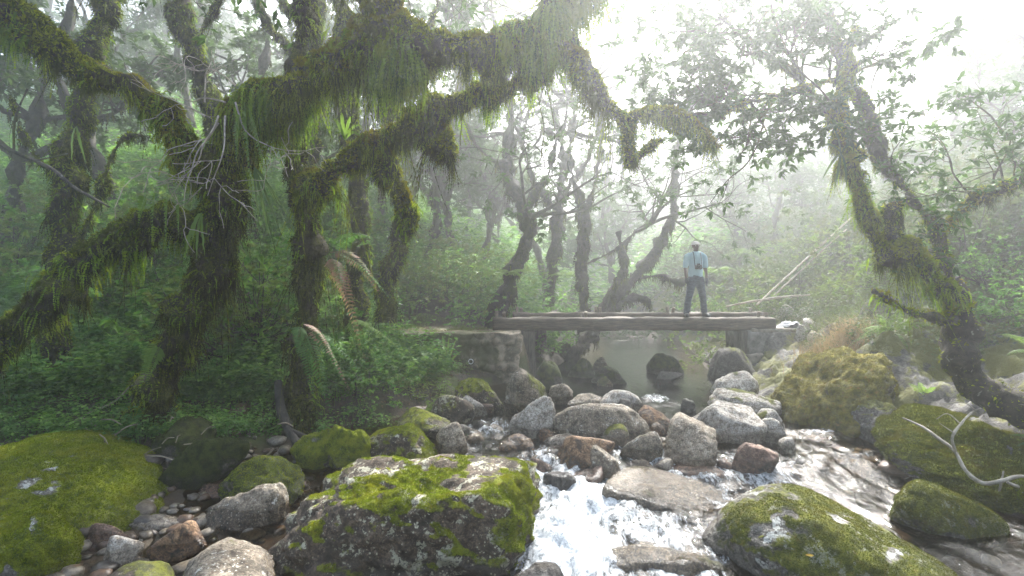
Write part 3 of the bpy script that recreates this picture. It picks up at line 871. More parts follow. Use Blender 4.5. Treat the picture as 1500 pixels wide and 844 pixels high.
for x, y in cand:
    s = float(pr.gamma(2.2, .022)) + .015
    q = u * (1 + .22 * fbm(u * 1.6 + pr.uniform(0, 99), 2, 1))[:, None] * np.array([1, pr.uniform(.6, 1), pr.uniform(.4, .7)]) * s
    a = pr.uniform(0, 6.3)
    q = np.stack([q[:, 0] * math.cos(a) - q[:, 1] * math.sin(a), q[:, 0] * math.sin(a) + q[:, 1] * math.cos(a), q[:, 2]], -1)
    pb.add(q + [x, y, float(ground(x, y)) + s * .2], f)
tag(pb.build('pebbles', m), 'wet rounded pebbles in brown, grey and rust on the stream bed', 'pebbles', kind='stuff')
# ------------------------------------------------------------------ general solids
def catmull(P, step):
    P = np.asarray(P, float)
    if len(P) == 2:
        n = max(2, int(np.linalg.norm(P[1, :3] - P[0, :3]) / step) + 1)
        t = np.linspace(0, 1, n)[:, None]
        return P[0] * (1 - t) + P[1] * t
    Q = np.concatenate([2 * P[:1] - P[1:2], P, 2 * P[-1:] - P[-2:-1]])
    out = []
    for i in range(1, len(Q) - 2):
        n = max(1, int(np.linalg.norm(Q[i + 1, :3] - Q[i, :3]) / step))
        t = (np.arange(n) / n)[:, None]
        a, b, c, d = Q[i - 1], Q[i], Q[i + 1], Q[i + 2]
        out.append(.5 * (2 * b + (c - a) * t + (2 * a - 5 * b + 4 * c - d) * t ** 2 + (3 * b - a - 3 * c + d) * t ** 3))
    out.append(P[-1:])
    return np.concatenate(out)


def frames(C):
    T = norm(np.gradient(C, axis=0))
    up = np.array([0, 0, 1.]) if abs(T[0, 2]) < .9 else np.array([1., 0, 0])
    n = norm(np.cross(T[0], up))
    Ns = []
    for k in range(len(C)):
        n = n - T[k] * n.dot(T[k])
        n = n / max(np.linalg.norm(n), 1e-9)
        Ns.append(n)
    Ns = np.array(Ns)
    return T, Ns, np.cross(T, Ns)


def tube(mb, P4, step=.06, seg=10, amp=.0, freq=3.0, seed=0, m=0, cap=True):
    """bent tapering tube through (x, y, z, radius) points; returns its vertices and faces for scattering moss"""
    S = catmull(P4, step)
    C, R = S[:, :3], np.maximum(S[:, 3], .001)
    T, N, Bn = frames(C)
    a = np.linspace(0, 2 * np.pi, seg, endpoint=False)
    dirs = N[:, None] * np.cos(a)[None, :, None] + Bn[:, None] * np.sin(a)[None, :, None]
    v = C[:, None] + dirs * R[:, None, None]
    if amp:
        v = v + dirs * (fbm(v * freq + seed * 7.7, 4, seed, .55) * (amp * np.minimum(1, R / .05))[:, None])[..., None]
    n = len(C)
    i = (np.arange(n - 1)[:, None] * seg + np.arange(seg)[None]).ravel()
    j = (np.arange(n - 1)[:, None] * seg + (np.arange(seg)[None] + 1) % seg).ravel()
    f = np.stack([i, j, j + seg, i + seg], -1)
    V = v.reshape(-1, 3)
    mb.add(V, f, m)
    if cap:
        for k, rev in ((0, 1), (n - 1, 0)):
            ring = v[k]
            c = ring.mean(0)
            b = np.arange(seg)
            tri = np.stack([b, (b + 1) % seg, np.full(seg, seg)], -1)
            mb.add(np.concatenate([ring, c[None]]), tri[:, ::-1] if rev else tri, m)
    return V, f


def loft(mb, a, b, w, h, seg=40, p=6, amp=.01, freq=4, seed=0, up=(0, 0, 1), nr=24):
    """squared timber or block from a to b: rounded-rectangle rings roughened by noise, with domed end grain"""
    a, b = np.array(a, float), np.array(b, float)
    T = norm(b - a)
    s = norm(np.cross(T, np.array(up, float)))
    u = np.cross(s, T)
    th = np.linspace(0, 2 * np.pi, nr, endpoint=False) + np.pi / nr
    cx, cz = np.cos(th), np.sin(th)
    r = (np.abs(cx) ** p + np.abs(cz) ** p) ** (-1 / p)
    t = np.linspace(0, 1, seg)
    t = np.concatenate([[0], t, [1]])
    sc = np.ones(len(t))
    sc[0] = sc[-1] = .02
    v = (a + (b - a) * t[:, None])[:, None] + s * (cx * r * w / 2)[None, :, None] * sc[:, None, None] + u * (cz * r * h / 2)[None, :, None] * sc[:, None, None]
    v = v + .5 * amp * np.stack([fbm(v * freq + seed * 5.1 + k * 40, 4, seed + k) for k in range(3)], -1)
    n = len(t)
    i = (np.arange(n - 1)[:, None] * nr + np.arange(nr)[None]).ravel()
    j = (np.arange(n - 1)[:, None] * nr + (np.arange(nr)[None] + 1) % nr).ravel()
    mb.add(v.reshape(-1, 3), np.stack([i, j, j + nr, i + nr], -1))


def capsule(mb, a, b, ra, rb, flat=1.0, seg=14, rings=10):
    """tapering limb with round ends, closed"""
    a, b = np.array(a, float), np.array(b, float)
    L = np.linalg.norm(b - a)
    T = (b - a) / max(L, 1e-6)
    up = np.array([0, 1., 0]) if abs(T[1]) < .9 else np.array([1., 0, 0])
    s = norm(np.cross(T, up))
    q = np.cross(s, T)
    pts = [(-ra * math.cos(x), ra * math.sin(x)) for x in np.linspace(.05, math.pi / 2, 5)] + [(L * k / rings, lerp(ra, rb, k / rings)) for k in range(1, rings)] + [(L + rb * math.cos(x), rb * math.sin(x)) for x in np.linspace(math.pi / 2, .05, 5)]
    th = np.linspace(0, 2 * np.pi, seg, endpoint=False)
    v = np.array([a + T * z + s * math.cos(x) * r + q * math.sin(x) * r * flat for z, r in pts for x in th])
    n = len(pts)
    i = (np.arange(n - 1)[:, None] * seg + np.arange(seg)[None]).ravel()
    j = (np.arange(n - 1)[:, None] * seg + (np.arange(seg)[None] + 1) % seg).ravel()
    mb.add(v, np.stack([i, j, j + seg, i + seg], -1))
    for k in (0, n - 1):
        ring = v[k * seg:(k + 1) * seg]
        t3 = np.stack([np.arange(seg), (np.arange(seg) + 1) % seg, np.full(seg, seg)], -1)
        mb.add(np.concatenate([ring, ring.mean(0)[None]]), t3[:, ::-1] if k == 0 else t3)


def fuse(mb, name, mat, parent, loc, voxel=.009, smooth=6):
    """melts overlapping limbs into one continuous skin"""
    o = mb.build('tmp', mat, loc=loc)
    r = o.modifiers.new('r', 'REMESH')
    r.mode, r.voxel_size, r.use_smooth_shade = 'VOXEL', voxel, True
    s = o.modifiers.new('s', 'SMOOTH')
    s.factor, s.iterations = .5, smooth
    dg = bpy.context.evaluated_depsgraph_get()
    me = bpy.data.meshes.new_from_object(o.evaluated_get(dg))
    me.name = name
    bpy.data.objects.remove(o)
    n = bpy.data.objects.new(name, me)
    COL.objects.link(n)
    me.materials.clear()
    me.materials.append(mat)
    n.parent = parent
    return n


# ------------------------------------------------------------------ stone wall carrying the left end of the bridge
m, t, out = newmat('masonry')
v = objvec(t)
tone = nd(t, 'ShaderNodeAttribute', _attribute_name='tone').outputs['Fac']
joint = nd(t, 'ShaderNodeAttribute', _attribute_name='joint').outputs['Fac']
geo = t.nodes.new('ShaderNodeNewGeometry')
n2, n3 = noi(t, v, 7, 8, .68), noi(t, v, 45, 5, .7)
c = mixc(t, tone, (.13, .105, .075), (.36, .29, .21))
c = mixc(t, mth(t, 'MULTIPLY', ramp(t, n2, .55, .38), .7), c, (.055, .045, .03))
c = mixc(t, mth(t, 'MULTIPLY', ramp(t, n3, .55, .68), .6), c, (.44, .39, .31))
c = mixc(t, mth(t, 'MULTIPLY', joint, .6), c, mixc(t, n3, (.06, .05, .035), (.2, .17, .12)))
px_ = nd(t, 'ShaderNodeSeparateXYZ', i0=geo.outputs['Position'])
ms = mth(t, 'ADD', noi(t, v, 2.4, 7, .65), mth(t, 'MULTIPLY', px_.outputs[0], -.13))
c = mixc(t, mth(t, 'MULTIPLY', ramp(t, ms, .52, .66), .85), c, mixc(t, n3, (.02, .024, .006), (.085, .085, .014)))
bp = nd(t, 'ShaderNodeBump', Strength=.8, Distance=.03, Height=mth(t, 'ADD', n2, mth(t, 'MULTIPLY', n3, .3)))
p = nd(t, 'ShaderNodeBsdfPrincipled', Base__Color=c, Roughness=.88, Normal=bp.outputs[0])
t.links.new(p.outputs[0], out.inputs[0])
path = catmull(np.array([(-3.1, 10.95), (-2.0, 10.82), (-.8, 10.78), (-.05, 10.76), (.1, 10.8), (.16, 10.95), (.2, 11.6), (.3, 13.2)], float), .035)
sl_ = np.concatenate([[0], np.cumsum(np.hypot(*np.diff(path, axis=0).T))])
tg = norm(np.gradient(path, axis=0))
on = np.stack([tg[:, 1], -tg[:, 0]], -1)
hs = np.concatenate([np.arange(-.5, 1.02, .035), [1.035, 1.045]])
prof = [(h, 0) for h in hs] + [(1.05, -q) for q in (.04, .12, .2, .3, .42)] + [(.95, -.45)]
ws = np.array([h for h, _ in prof])
rng_w = np.random.default_rng(4)
sx, sz = np.meshgrid(np.arange(-.2, sl_[-1] + .3, .25), np.arange(-.5, 1.3, .17))
seeds = np.stack([(sx + .12 * (np.arange(sx.shape[0]) % 2)[:, None] + rng_w.uniform(-.09, .09, sx.shape)).ravel(), (sz + rng_w.uniform(-.05, .05, sz.shape)).ravel()], -1)
V, TN, JN = [], [], []
for (h, q) in prof:
    uv = np.stack([sl_, np.full(len(sl_), h - q)], -1)
    d = np.hypot(uv[:, None, 0] - seeds[None, :, 0], (uv[:, None, 1] - seeds[None, :, 1]) * 1.35)
    k = np.argsort(d, 1)[:, :2]
    d1, d2 = np.take_along_axis(d, k[:, :1], 1)[:, 0], np.take_along_axis(d, k[:, 1:2], 1)[:, 0]
    g = d2 - d1
    off = .05 * ss(0, .09, g) + .035 * np.sin(k[:, 0] * 12.9) * ss(0, .06, g)
    xy = path + on * (q + off * (1 if q == 0 else .3))[:, None] if q == 0 else path + on * (q + .03)
    zz = np.full(len(path), h) + (.015 * np.sin(k[:, 0] * 7.7) if h > .9 else 0)
    P = np.stack([xy[:, 0], xy[:, 1], zz], -1)
    P = P + .012 * np.stack([fbm(P * 9 + 31 * a, 3, a) for a in range(3)], -1)
    V.append(P)
    TN.append((np.sin(k[:, 0] * 78.2) * .5 + .5) if h < 1.03 else np.full(len(path), .7))
    JN.append(1 - ss(0, .07, g) if q == 0 else np.zeros(len(path)))
nx, ny = len(path), len(prof)
i = (np.arange(ny - 1)[:, None] * nx + np.arange(nx - 1)[None]).ravel()
wb = MB()
wb.add(np.concatenate(V), np.stack([i, i + 1, i + nx + 1, i + nx], -1))
tag(wb.build('stone_wall', m, loc=(-1, 10.8, 0), attrs={'tone': np.concatenate(TN), 'joint': np.concatenate(JN)}), 'mossy rubble-stone retaining wall carrying the left end of the footbridge', 'stone wall')

m_pvc = plain_mat('white_plastic', (.5, .5, .48), (.7, .7, .68), 20, .4, .1)
for px_c, py_c, lb in ((690, 529, 'short white drain pipe poking from the bare masonry near the bridge'), (618, 531, 'short white drain pipe poking from the wall just above the leafy bush')):
    c0 = W(px_c, py_c, 10.78)
    pm = MB()
    a = np.linspace(0, 2 * np.pi, 16, endpoint=False)
    rings = []
    for yy, rr in ((.25, .055), (-.1, .055), (-.105, .05), (-.1, .042), (.2, .042)):
        rings.append(np.stack([c0[0] + np.cos(a) * rr, np.full(16, c0[1] + yy), c0[2] + np.sin(a) * rr], -1))
    b = (np.arange(4)[:, None] * 16 + np.arange(16)).ravel()
    b2 = (np.arange(4)[:, None] * 16 + (np.arange(16) + 1) % 16).ravel()
    pm.add(np.concatenate(rings), np.stack([b, b2, b2 + 16, b + 16], -1))
    tag(pm.build('drain_pipe', m_pvc, loc=c0), lb, 'pipe')

# ------------------------------------------------------------------ timber footbridge
m_beam = plain_mat('weathered_beam', (.018, .012, .007), (.125, .088, .055), 4, .8, .9, (.8, 9, 12))
m_deck = plain_mat('deck_timber', (.11, .09, .065), (.27, .22, .16), 6, .8, .5, (6, 1, 6))
m_post = plain_mat('post_timber', (.035, .029, .023), (.12, .10, .078), 5, .85, .6, (7, 7, 1))
YB, YF = 11.62, 12.95
br = thing('footbridge', 'weathered timber footbridge of two squared beams over the stream', 'bridge', (2.7, 12.2, 1.0))
L0 = (2.7, 12.2, 1.0)
for (x0, x1, yy, zt, h, w, sd) in ((-.43, 5.88, YB, 1.335, .29, .42, 1), (.03, 6.35, YF, 1.385, .27, .36, 2)):
    b_ = MB()
    loft(b_, (x0, yy, zt - h / 2), (x1, yy, zt - h / 2), w, h, 160, 8, .036, 3.5, sd)
    b_.build('beam', m_beam, br, L0)
rp = np.random.default_rng(8)
x = .35
while x < 5.6:
    w_ = rp.uniform(.17, .23)
    b_ = MB()
    loft(b_, (x + w_ / 2, YB + .21, 1.22 + rp.uniform(-.008, .008)), (x + w_ / 2 + rp.uniform(-.02, .02), YF - .18, 1.24), w_ - .015, .05, 10, 10, .012, 5, int(x * 10), nr=16)
    b_.build('plank', m_deck, br, L0)
    x += w_
for cx_, wpx, zb in ((769, 30, -.2), (1090, 24, -.1)):
    for yy in (YB, YF):
        X = (cx_ - CX) / FPX * YB + (.35 if yy > 12 else 0)
        b_ = MB()
        loft(b_, (X, yy, zb), (X, yy, 1.045 if yy < 12 else 1.115), wpx / FPX * YB, .34, 40, 5, .03, 5, int(cx_), (0, 1, 0))
        b_.build('post', m_post, br, L0)
for px_c, yy in ((728, YB), (738, YB), (851, YB), (859, YB), (1111, YB), (1122, YB), (757, YF), (764, YF), (873, YF), (880, YF), (978, YF), (986, YF), (1099, YF)):
    X = (px_c - CX) / FPX * yy
    z0 = 1.335 if yy == YB else 1.385
    b_ = MB()
    loft(b_, (X, yy + rp.uniform(-.1, .1), z0 - .06), (X + rp.uniform(-.02, .02), yy, z0 + rp.uniform(.10, .15)), .075, .075, 8, 5, .01, 8, int(px_c), (0, 1, 0), 12)
    b_.build('peg', m_deck, br, L0)

# ------------------------------------------------------------------ landing on the right: stacked stone
m_block = plain_mat('landing_stone', (.07, .058, .045), (.25, .22, .175), 7, .85, .9)
m_block2 = plain_mat('landing_stone_grey', (.07, .066, .058), (.22, .21, .19), 6, .85, .9)
for nm, bb, dp, mt, lb in (('stone_block', (1098, 484, 1136, 523), 1.2, m_block2, 'squared grey stone block under the right end of the bridge'),
                           ('stone_block', (1134, 487, 1181, 523), 1.3, m_block, 'squared brown stone block right beside the grey one under the bridge end'),
                           ('stone_slab', (1094, 519, 1184, 538), 1.5, m_block, 'long flat slab that the landing blocks stand on'),
                           ('stone_block', (1100, 537, 1172, 556), 1.3, m_block2, 'rough footing stone below the long landing slab'),
                           ('stone_slab', (1102, 481, 1170, 487), 1.2, m_block, 'thin capping slab on top of the landing blocks')):
    y0 = 11.35 - .1 * (dp > 1.4)
    a, c_ = W(bb[0], bb[1], y0), W(bb[2], bb[3], y0)
    b_ = MB()
    loft(b_, (a[0], y0 + dp / 2, (a[2] + c_[2]) / 2), (c_[0], y0 + dp / 2, (a[2] + c_[2]) / 2), dp, a[2] - c_[2], 30, 9, .05, 3.2, bb[0], nr=40)
    tag(b_.build(nm, mt, loc=((a[0] + c_[0]) / 2, y0 + dp / 2, c_[2])), lb, 'stone block')

# rag lying over the corner of the landing
cm = MB()
gu, gv_ = np.meshgrid(np.linspace(0, 1, 34), np.linspace(0, 1, 26))
a0 = W(1134, 480, 11.5)
U, Vv = gu.ravel(), gv_.ravel()
cxp = a0[0] + U * .62 + .06 * np.sin(Vv * 9)
cyp = 11.45 + Vv * .5
czp = 1.075 + .13 * np.exp(-((U - .72) / .24) ** 2) + .03 * np.abs(np.sin(U * 14 + 3 * Vv)) + .02 * fbm(np.stack([U * 5, Vv * 5, 0 * U], -1), 3, 2) - .45 * ss(.86, 1.0, U) * .6
i = (np.arange(25)[:, None] * 34 + np.arange(33)).ravel()
cm.add(np.stack([cxp, cyp, czp], -1), np.stack([i, i + 1, i + 35, i + 34], -1))
cm.add(np.stack([cxp, cyp, czp - .012], -1), np.stack([i, i + 34, i + 35, i + 1], -1))
tag(cm.build('cloth', plain_mat('grey_cloth', (.33, .33, .35), (.5, .5, .52), 9, .9, .3), loc=(a0[0] + .3, 11.6, 1.05)), 'crumpled pale grey cloth lying over the end of the landing', 'cloth')

# poles and sticks
m_pole = plain_mat('dry_pole', (.2, .165, .12), (.42, .36, .28), 5, .8, .4, (1, 1, 1))
m_stick = plain_mat('dead_stick', (.11, .085, .06), (.30, .25, .19), 8, .85, .5)
m_drift = plain_mat('driftwood', (.13, .115, .09), (.36, .33, .27), 9, .8, .5)


def stick(name, label, pts, m, cat='branch', side=None, sides=(), amp=.012, seg=9, group=None):
    mb = MB()
    P = np.array([(*W(x, y, Y), r) for x, y, Y, r in pts])
    tube(mb, P, .04, seg, amp, 9, int(abs(pts[0][0])))
    for sp in sides:
        tube(mb, np.array([(*W(x, y, Y), r) for x, y, Y, r in sp]), .03, 7, amp * .7, 12, int(abs(sp[0][0])))
    c = P[len(P) // 2, :3]
    return tag(mb.build(name, m, loc=c), label, cat, group)


stick('pole', 'longer pale pole leaning up the hillside behind the bridge end', [(1108, 447, 12.7, .026), (1150, 408, 13.3, .026), (1200, 362, 14, .024), (1248, 318, 14.6, .02)], m_pole, 'pole')
stick('pole', 'second leaning pole just right of the longer one', [(1126, 440, 12.9, .02), (1165, 404, 13.4, .02), (1210, 362, 14, .018), (1240, 336, 14.4, .015)], m_pole, 'pole')
stick('stick', 'thin bent stick lying level across the foot of the leaning poles', [(1064, 449, 12.7, .022), (1100, 442, 12.6, .026), (1140, 436, 12.6, .028), (1188, 432, 12.5, .022)], m_pole, 'stick')
stick('bare_branch', 'bleached forked driftwood branch lying on the mossy right bank', [(1520, 700, 4.92, 0.0124), (1490, 698, 4.92, 0.0161), (1468, 704, 4.87, 0.0211), (1440, 708, 4.92, 0.0211), (1415, 690, 5.02, 0.0186), (1398, 660, 5.17, 0.0167), (1375, 643, 5.32, 0.0149), (1352, 626, 5.47, 0.0124), (1322, 612, 5.62, 0.0074)], m_drift,
      sides=[[(1399, 662, 5.15, 0.0149), (1395, 640, 5.12, 0.0136), (1410, 618, 5.22, 0.0118), (1424, 604, 5.32, 0.0093), (1437, 598, 5.37, 0.0062)], [(1408, 622, 5.20, 0.0074), (1388, 606, 5.32, 0.0056), (1372, 614, 5.32, 0.0043)],
             [(1430, 602, 5.32, 0.0074), (1412, 590, 5.42, 0.0062), (1378, 592, 5.52, 0.0037)], [(1400, 636, 5.14, 0.0074), (1388, 628, 5.12, 0.0050), (1376, 620, 5.12, 0.0031)]])
stick('bare_branch', 'short bleached twig below the driftwood branch at the right edge', [(1475, 706, 5.15, .012), (1495, 714, 5.1, .016), (1530, 716, 5.0, .018)], m_drift, sides=[[(1470, 690, 5.2, .008), (1465, 715, 5.15, .010), (1460, 735, 5.15, .006)]])
stick('root', 'thick black root curving down to the water beside the fern trunk', [(408, 560, 6.9, .05), (412, 600, 6.6, .055), (425, 635, 6.35, .055), (440, 655, 6.2, .055), (455, 680, 6.05, .05)], bark_mat('wet_black_bark', (.012, .01, .008), (.045, .038, .03), (.05, .06, .01), (.02, .025, .005), .15), 'root',
      sides=[[(428, 632, 6.35, .03), (448, 640, 6.4, .028), (475, 640, 6.5, .02)]])
stick('dead_branch', 'pale crooked dead branch lying over the dark rocks under the leaning trunk', [(262, 652, 6.0, .008), (300, 649, 6.0, .013), (330, 652, 5.95, .014), (355, 657, 5.9, .015), (370, 662, 5.9, .017)], m_stick, sides=[[(372, 668, 5.95, .014), (390, 668, 5.9, .012), (400, 657, 5.9, .01)]])
stick('dead_branch', 'long thin dead branch slanting up from the roots to the leaning trunk', [(90, 630, 6.6, .012), (130, 605, 6.7, .014), (165, 590, 6.8, .012), (195, 562, 6.7, .009)], m_stick, sides=[[(120, 612, 6.6, .009), (150, 630, 6.4, .007)]])
stick('dead_branch', 'forked pale root just behind the great mossy dome', [(112, 643, 6.2, .013), (150, 640, 6.2, .016), (180, 632, 6.3, .014)], m_stick, sides=[[(160, 640, 6.2, .01), (158, 655, 6.1, .009), (172, 663, 6.1, .007)], [(150, 640, 6.2, .01), (125, 628, 6.3, .008)]])
stick('dead_branch', 'bleached twigs at the left edge behind the mossy dome', [(-10, 640, 6.7, .012), (10, 600, 6.8, .011), (25, 585, 6.9, .008)], m_stick, sides=[[(0, 620, 6.7, .009), (30, 605, 6.7, .006)], [(8, 605, 6.8, .008), (4, 570, 6.9, .005)]])
stick('fallen_branch', 'reddish fallen branch lying level behind the leaning trunk', [(272, 551, 8.2, .022), (320, 554, 8.2, .026), (370, 549, 8.3, .02)], plain_mat('red_brown_wood', (.08, .045, .03), (.2, .12, .08), 9), 'branch')
rtw = np.random.default_rng(3)
TW = [(x_, y_, x_ + rtw.uniform(-45, 45), y_ + rtw.uniform(-22, 22)) for x_, y_ in zip(rtw.uniform(120, 420, 16), rtw.uniform(615, 690, 16))]
for i, (x, y, x2, y2) in enumerate(TW + [(205, 690, 252, 688), (215, 668, 262, 678), (200, 676, 236, 655), (190, 660, 214, 690)]):
    stick('twig', 'thin fallen twig in the dark tangle between the mossy dome and the sloping rock', [(x, y, 5.9, .006), ((x + x2) / 2, (y + y2) / 2 - 4, 5.9, .007), (x2, y2, 5.85, .004)], m_stick, 'twig', amp=.006, group='twigs in the dark tangle')

# ------------------------------------------------------------------ the man on the bridge
FX, FY, FZ = (1019 - CX) / FPX * YB, YB, 1.335
ps = thing('person', 'man in pale cap, light blue T-shirt and grey-blue jeans standing on the bridge', 'person', (FX, FY, FZ))
m_skin = plain_mat('dark_skin', (.085, .047, .03), (.11, .062, .042), 30, .5, .05)
m_shirt = plain_mat('shirt_fabric', (.30, .45, .50), (.37, .52, .57), 12, .9, .3)
m_jean = plain_mat('denim', (.045, .055, .075), (.11, .13, .165), 14, .9, .4, (1, 1, 2.5))
m_shoe = plain_mat('dark_shoe', (.03, .03, .035), (.07, .07, .075), 20, .6)
m_cap = plain_mat('cap_fabric', (.42, .40, .36), (.52, .5, .46), 20, .9)
m_glove = plain_mat('dark_glove', (.02, .022, .028), (.05, .052, .06), 30, .7)
m_blk = plain_mat('camera_black', (.012, .012, .013), (.02, .02, .022), 30, .4, .05)


def at(x, y, z):
    return np.array([FX + x, FY + y, FZ + z])


bd = MB()
def cap_(mb, a, b, ra, rb, flat=1.0):
    capsule(mb, at(*a), at(*b), ra, rb, flat)
cap_(bd, (0, 0, .90), (0, 0, 1.10), .135, .125, .72)
cap_(bd, (0, 0, 1.10), (0, -.005, 1.34), .125, .15, .68)
cap_(bd, (0, .01, 1.42), (0, -.015, 1.53), .058, .052)
cap_(bd, (-.06, 0, 1.40), (.06, 0, 1.40), .075, .075)
# head: skull, face, jaw, nose, brow, lips, ears
cap_(bd, (0, .012, 1.615), (0, .005, 1.645), .076, .074, 1.18)
cap_(bd, (0, -.035, 1.60), (0, -.05, 1.545), .055, .036)
cap_(bd, (0, -.093, 1.612), (0, -.103, 1.585), .010, .015)
cap_(bd, (-.035, -.078, 1.632), (.035, -.078, 1.632), .012, .012)
cap_(bd, (-.02, -.087, 1.556), (.02, -.087, 1.556), .010, .010)
for s in (-1, 1):
    cap_(bd, (s * .077, .012, 1.63), (s * .073, .008, 1.585), .014, .010)
    cap_(bd, (s * .15, 0, 1.39), (s * .18, .005, 1.36), .054, .048)
    cap_(bd, (s * .19, .005, 1.37), (s * .228, .015, 1.11), .052, .040)
    cap_(bd, (s * .228, .015, 1.11), (s * .228, -.045, .875), .040, .028)
    cap_(bd, (s * .085, 0, .88), (s * .155, -.015, .47), .088, .056)
    cap_(bd, (s * .155, -.015, .47), (s * .205, .02, .09), .055, .038)
    cap_(bd, (s * .205, .0, .05), (s * .235, -.15, .035), .04, .034)
    # hand: palm, four unequal curled fingers, thumb on the inner side
    cap_(bd, (s * .228, -.05, .865), (s * .226, -.075, .80), .026, .034, .6)
    for k, (ln, dx) in enumerate(((.040, -.027), (.046, -.009), (.043, .009), (.034, .026))):
        p0 = (s * .226 + .0, -.078 + dx, .795)
        p1 = (s * .222, -.088 + dx, .795 - ln)
        p2 = (s * .205, -.092 + dx, .780 - ln * 1.35)
        cap_(bd, p0, p1, .0105, .0095)
        cap_(bd, p1, p2, .0095, .008)
    cap_(bd, (s * .222, -.098, .84), (s * .208, -.118, .805), .012, .011)
    cap_(bd, (s * .208, -.118, .805), (s * .20, -.118, .775), .010, .008)
fuse(bd, 'body', m_skin, ps, ps.location, .0075, 4)
eb = MB()
for s in (-1, 1):
    cap_(eb, (s * .031, -.0815, 1.617), (s * .029, -.082, 1.617), .009, .009)
eb.build('eyes', plain_mat('eye_white', (.5, .5, .48), (.55, .55, .52), 10, .3), ps, ps.location)
sh = MB()
cap_(sh, (0, .0, .965), (0, .0, 1.12), .165, .155, .76)
cap_(sh, (0, .0, 1.12), (0, -.005, 1.35), .148, .158, .74)
cap_(sh, (-.08, .005, 1.415), (.08, .005, 1.415), .075, .075)
for s in (-1, 1):
    cap_(sh, (s * .14, 0, 1.40), (s * .192, .005, 1.365), .074, .073)
    cap_(sh, (s * .192, .005, 1.365), (s * .228, .012, 1.17), .072, .062)
so_ = fuse(sh, 'shirt', m_shirt, ps, ps.location, .009, 8)
vv = np.array([q.co[:] for q in so_.data.vertices])
dn = fbm(vv * np.array([9, 9, 5.]), 3, 4) * .008
nn = np.array([q.normal[:] for q in so_.data.vertices])
so_.data.vertices.foreach_set('co', (vv + nn * dn[:, None]).astype(np.float32).ravel())
tr_ = MB()
cap_(tr_, (0, 0, .86), (0, 0, .97), .152, .15, .78)
for s in (-1, 1):
    cap_(tr_, (s * .082, 0, .86), (s * .155, -.015, .47), .105, .076)
    cap_(tr_, (s * .155, -.015, .47), (s * .205, .018, .10), .075, .066)
to_ = fuse(tr_, 'trousers', m_jean, ps, ps.location, .009, 6)
vv = np.array([q.co[:] for q in to_.data.vertices])
nn = np.array([q.normal[:] for q in to_.data.vertices])
wr = fbm(vv * np.array([6, 6, 22.]), 3, 9) * .012 * (.4 + ss(.55, .1, vv[:, 2]))
to_.data.vertices.foreach_set('co', (vv + nn * wr[:, None]).astype(np.float32).ravel())
for s in (-1, 1):
    sb = MB()
    cap_(sb, (s * .205, .035, .06), (s * .24, -.15, .045), .055, .045, 1.0)
    cap_(sb, (s * .205, .03, .05), (s * .205, .02, .12), .055, .052)
    ob = fuse(sb, 'shoe', m_shoe, ps, ps.location, .009, 4)
    v8 = np.array([q.co[:] for q in ob.data.vertices])
    v8[:, 2] = np.maximum(v8[:, 2], .004)
    ob.data.vertices.foreach_set('co', v8.astype(np.float32).ravel())
    gb_ = MB()
    cap_(gb_, (s * .228, -.046, .885), (s * .226, -.075, .80), .032, .038, .68)
    for k, (ln, dx) in enumerate(((.040, -.027), (.046, -.009), (.043, .009), (.034, .026))):
        cap_(gb_, (s * .226, -.078 + dx, .797), (s * .222, -.088 + dx, .795 - ln), .0125, .0115)
        cap_(gb_, (s * .222, -.088 + dx, .795 - ln), (s * .205, -.092 + dx, .780 - ln * 1.35), .0115, .010)
    cap_(gb_, (s * .222, -.098, .84), (s * .208, -.118, .805), .014, .013)
    cap_(gb_, (s * .208, -.118, .805), (s * .20, -.118, .775), .012, .010)
    fuse(gb_, 'glove', m_glove, ps, ps.location, .006, 2)
cb = MB()
u, f = ICO[4]
q = u * np.array([.088, .102, .08])
q[:, 2] = np.where(q[:, 2] < 0, q[:, 2] * .15, q[:, 2])
cb.add(at(0, .012, 1.652) + q, f)
q = ICO[4][0] * np.array([.075, .085, .008])
q[:, 2] -= (q[:, 0] / .075) ** 2 * .016
cb.add(at(0, -.10, 1.655) + q, f)
cb.build('cap', m_cap, ps, ps.location)

cam_o = thing('camera', 'black camera hanging from a neck strap against the light blue T-shirt', 'camera', at(.02, -.15, 1.10))
kb = MB()
loft(kb, at(-.075, -.17, 1.135), at(.075, -.17, 1.135), .05, .10, 12, 7, .004, 9, 3)
loft(kb, at(-.03, -.17, 1.195), at(.03, -.17, 1.195), .045, .04, 8, 5, .003, 9, 4)
kb.build('camera_body', m_blk, cam_o, cam_o.location)
kb = MB()
tube(kb, np.array([(*at(.01, -.19, 1.13), .042), (*at(.01, -.25, 1.12), .042), (*at(.01, -.27, 1.118), .045)]), .01, 20)
kb.build('lens', m_blk, cam_o, cam_o.location)
kb = MB()
for s in (-1, 1):
    tube(kb, np.array([(*at(s * .078, -.165, 1.165), .007), (*at(s * .08, -.14, 1.30), .008), (*at(s * .078, -.085, 1.45), .009), (*at(s * .07, .02, 1.49), .009), (*at(0, .07, 1.475), .009)]), .02, 8)
kb.build('strap', m_blk, cam_o, cam_o.location)
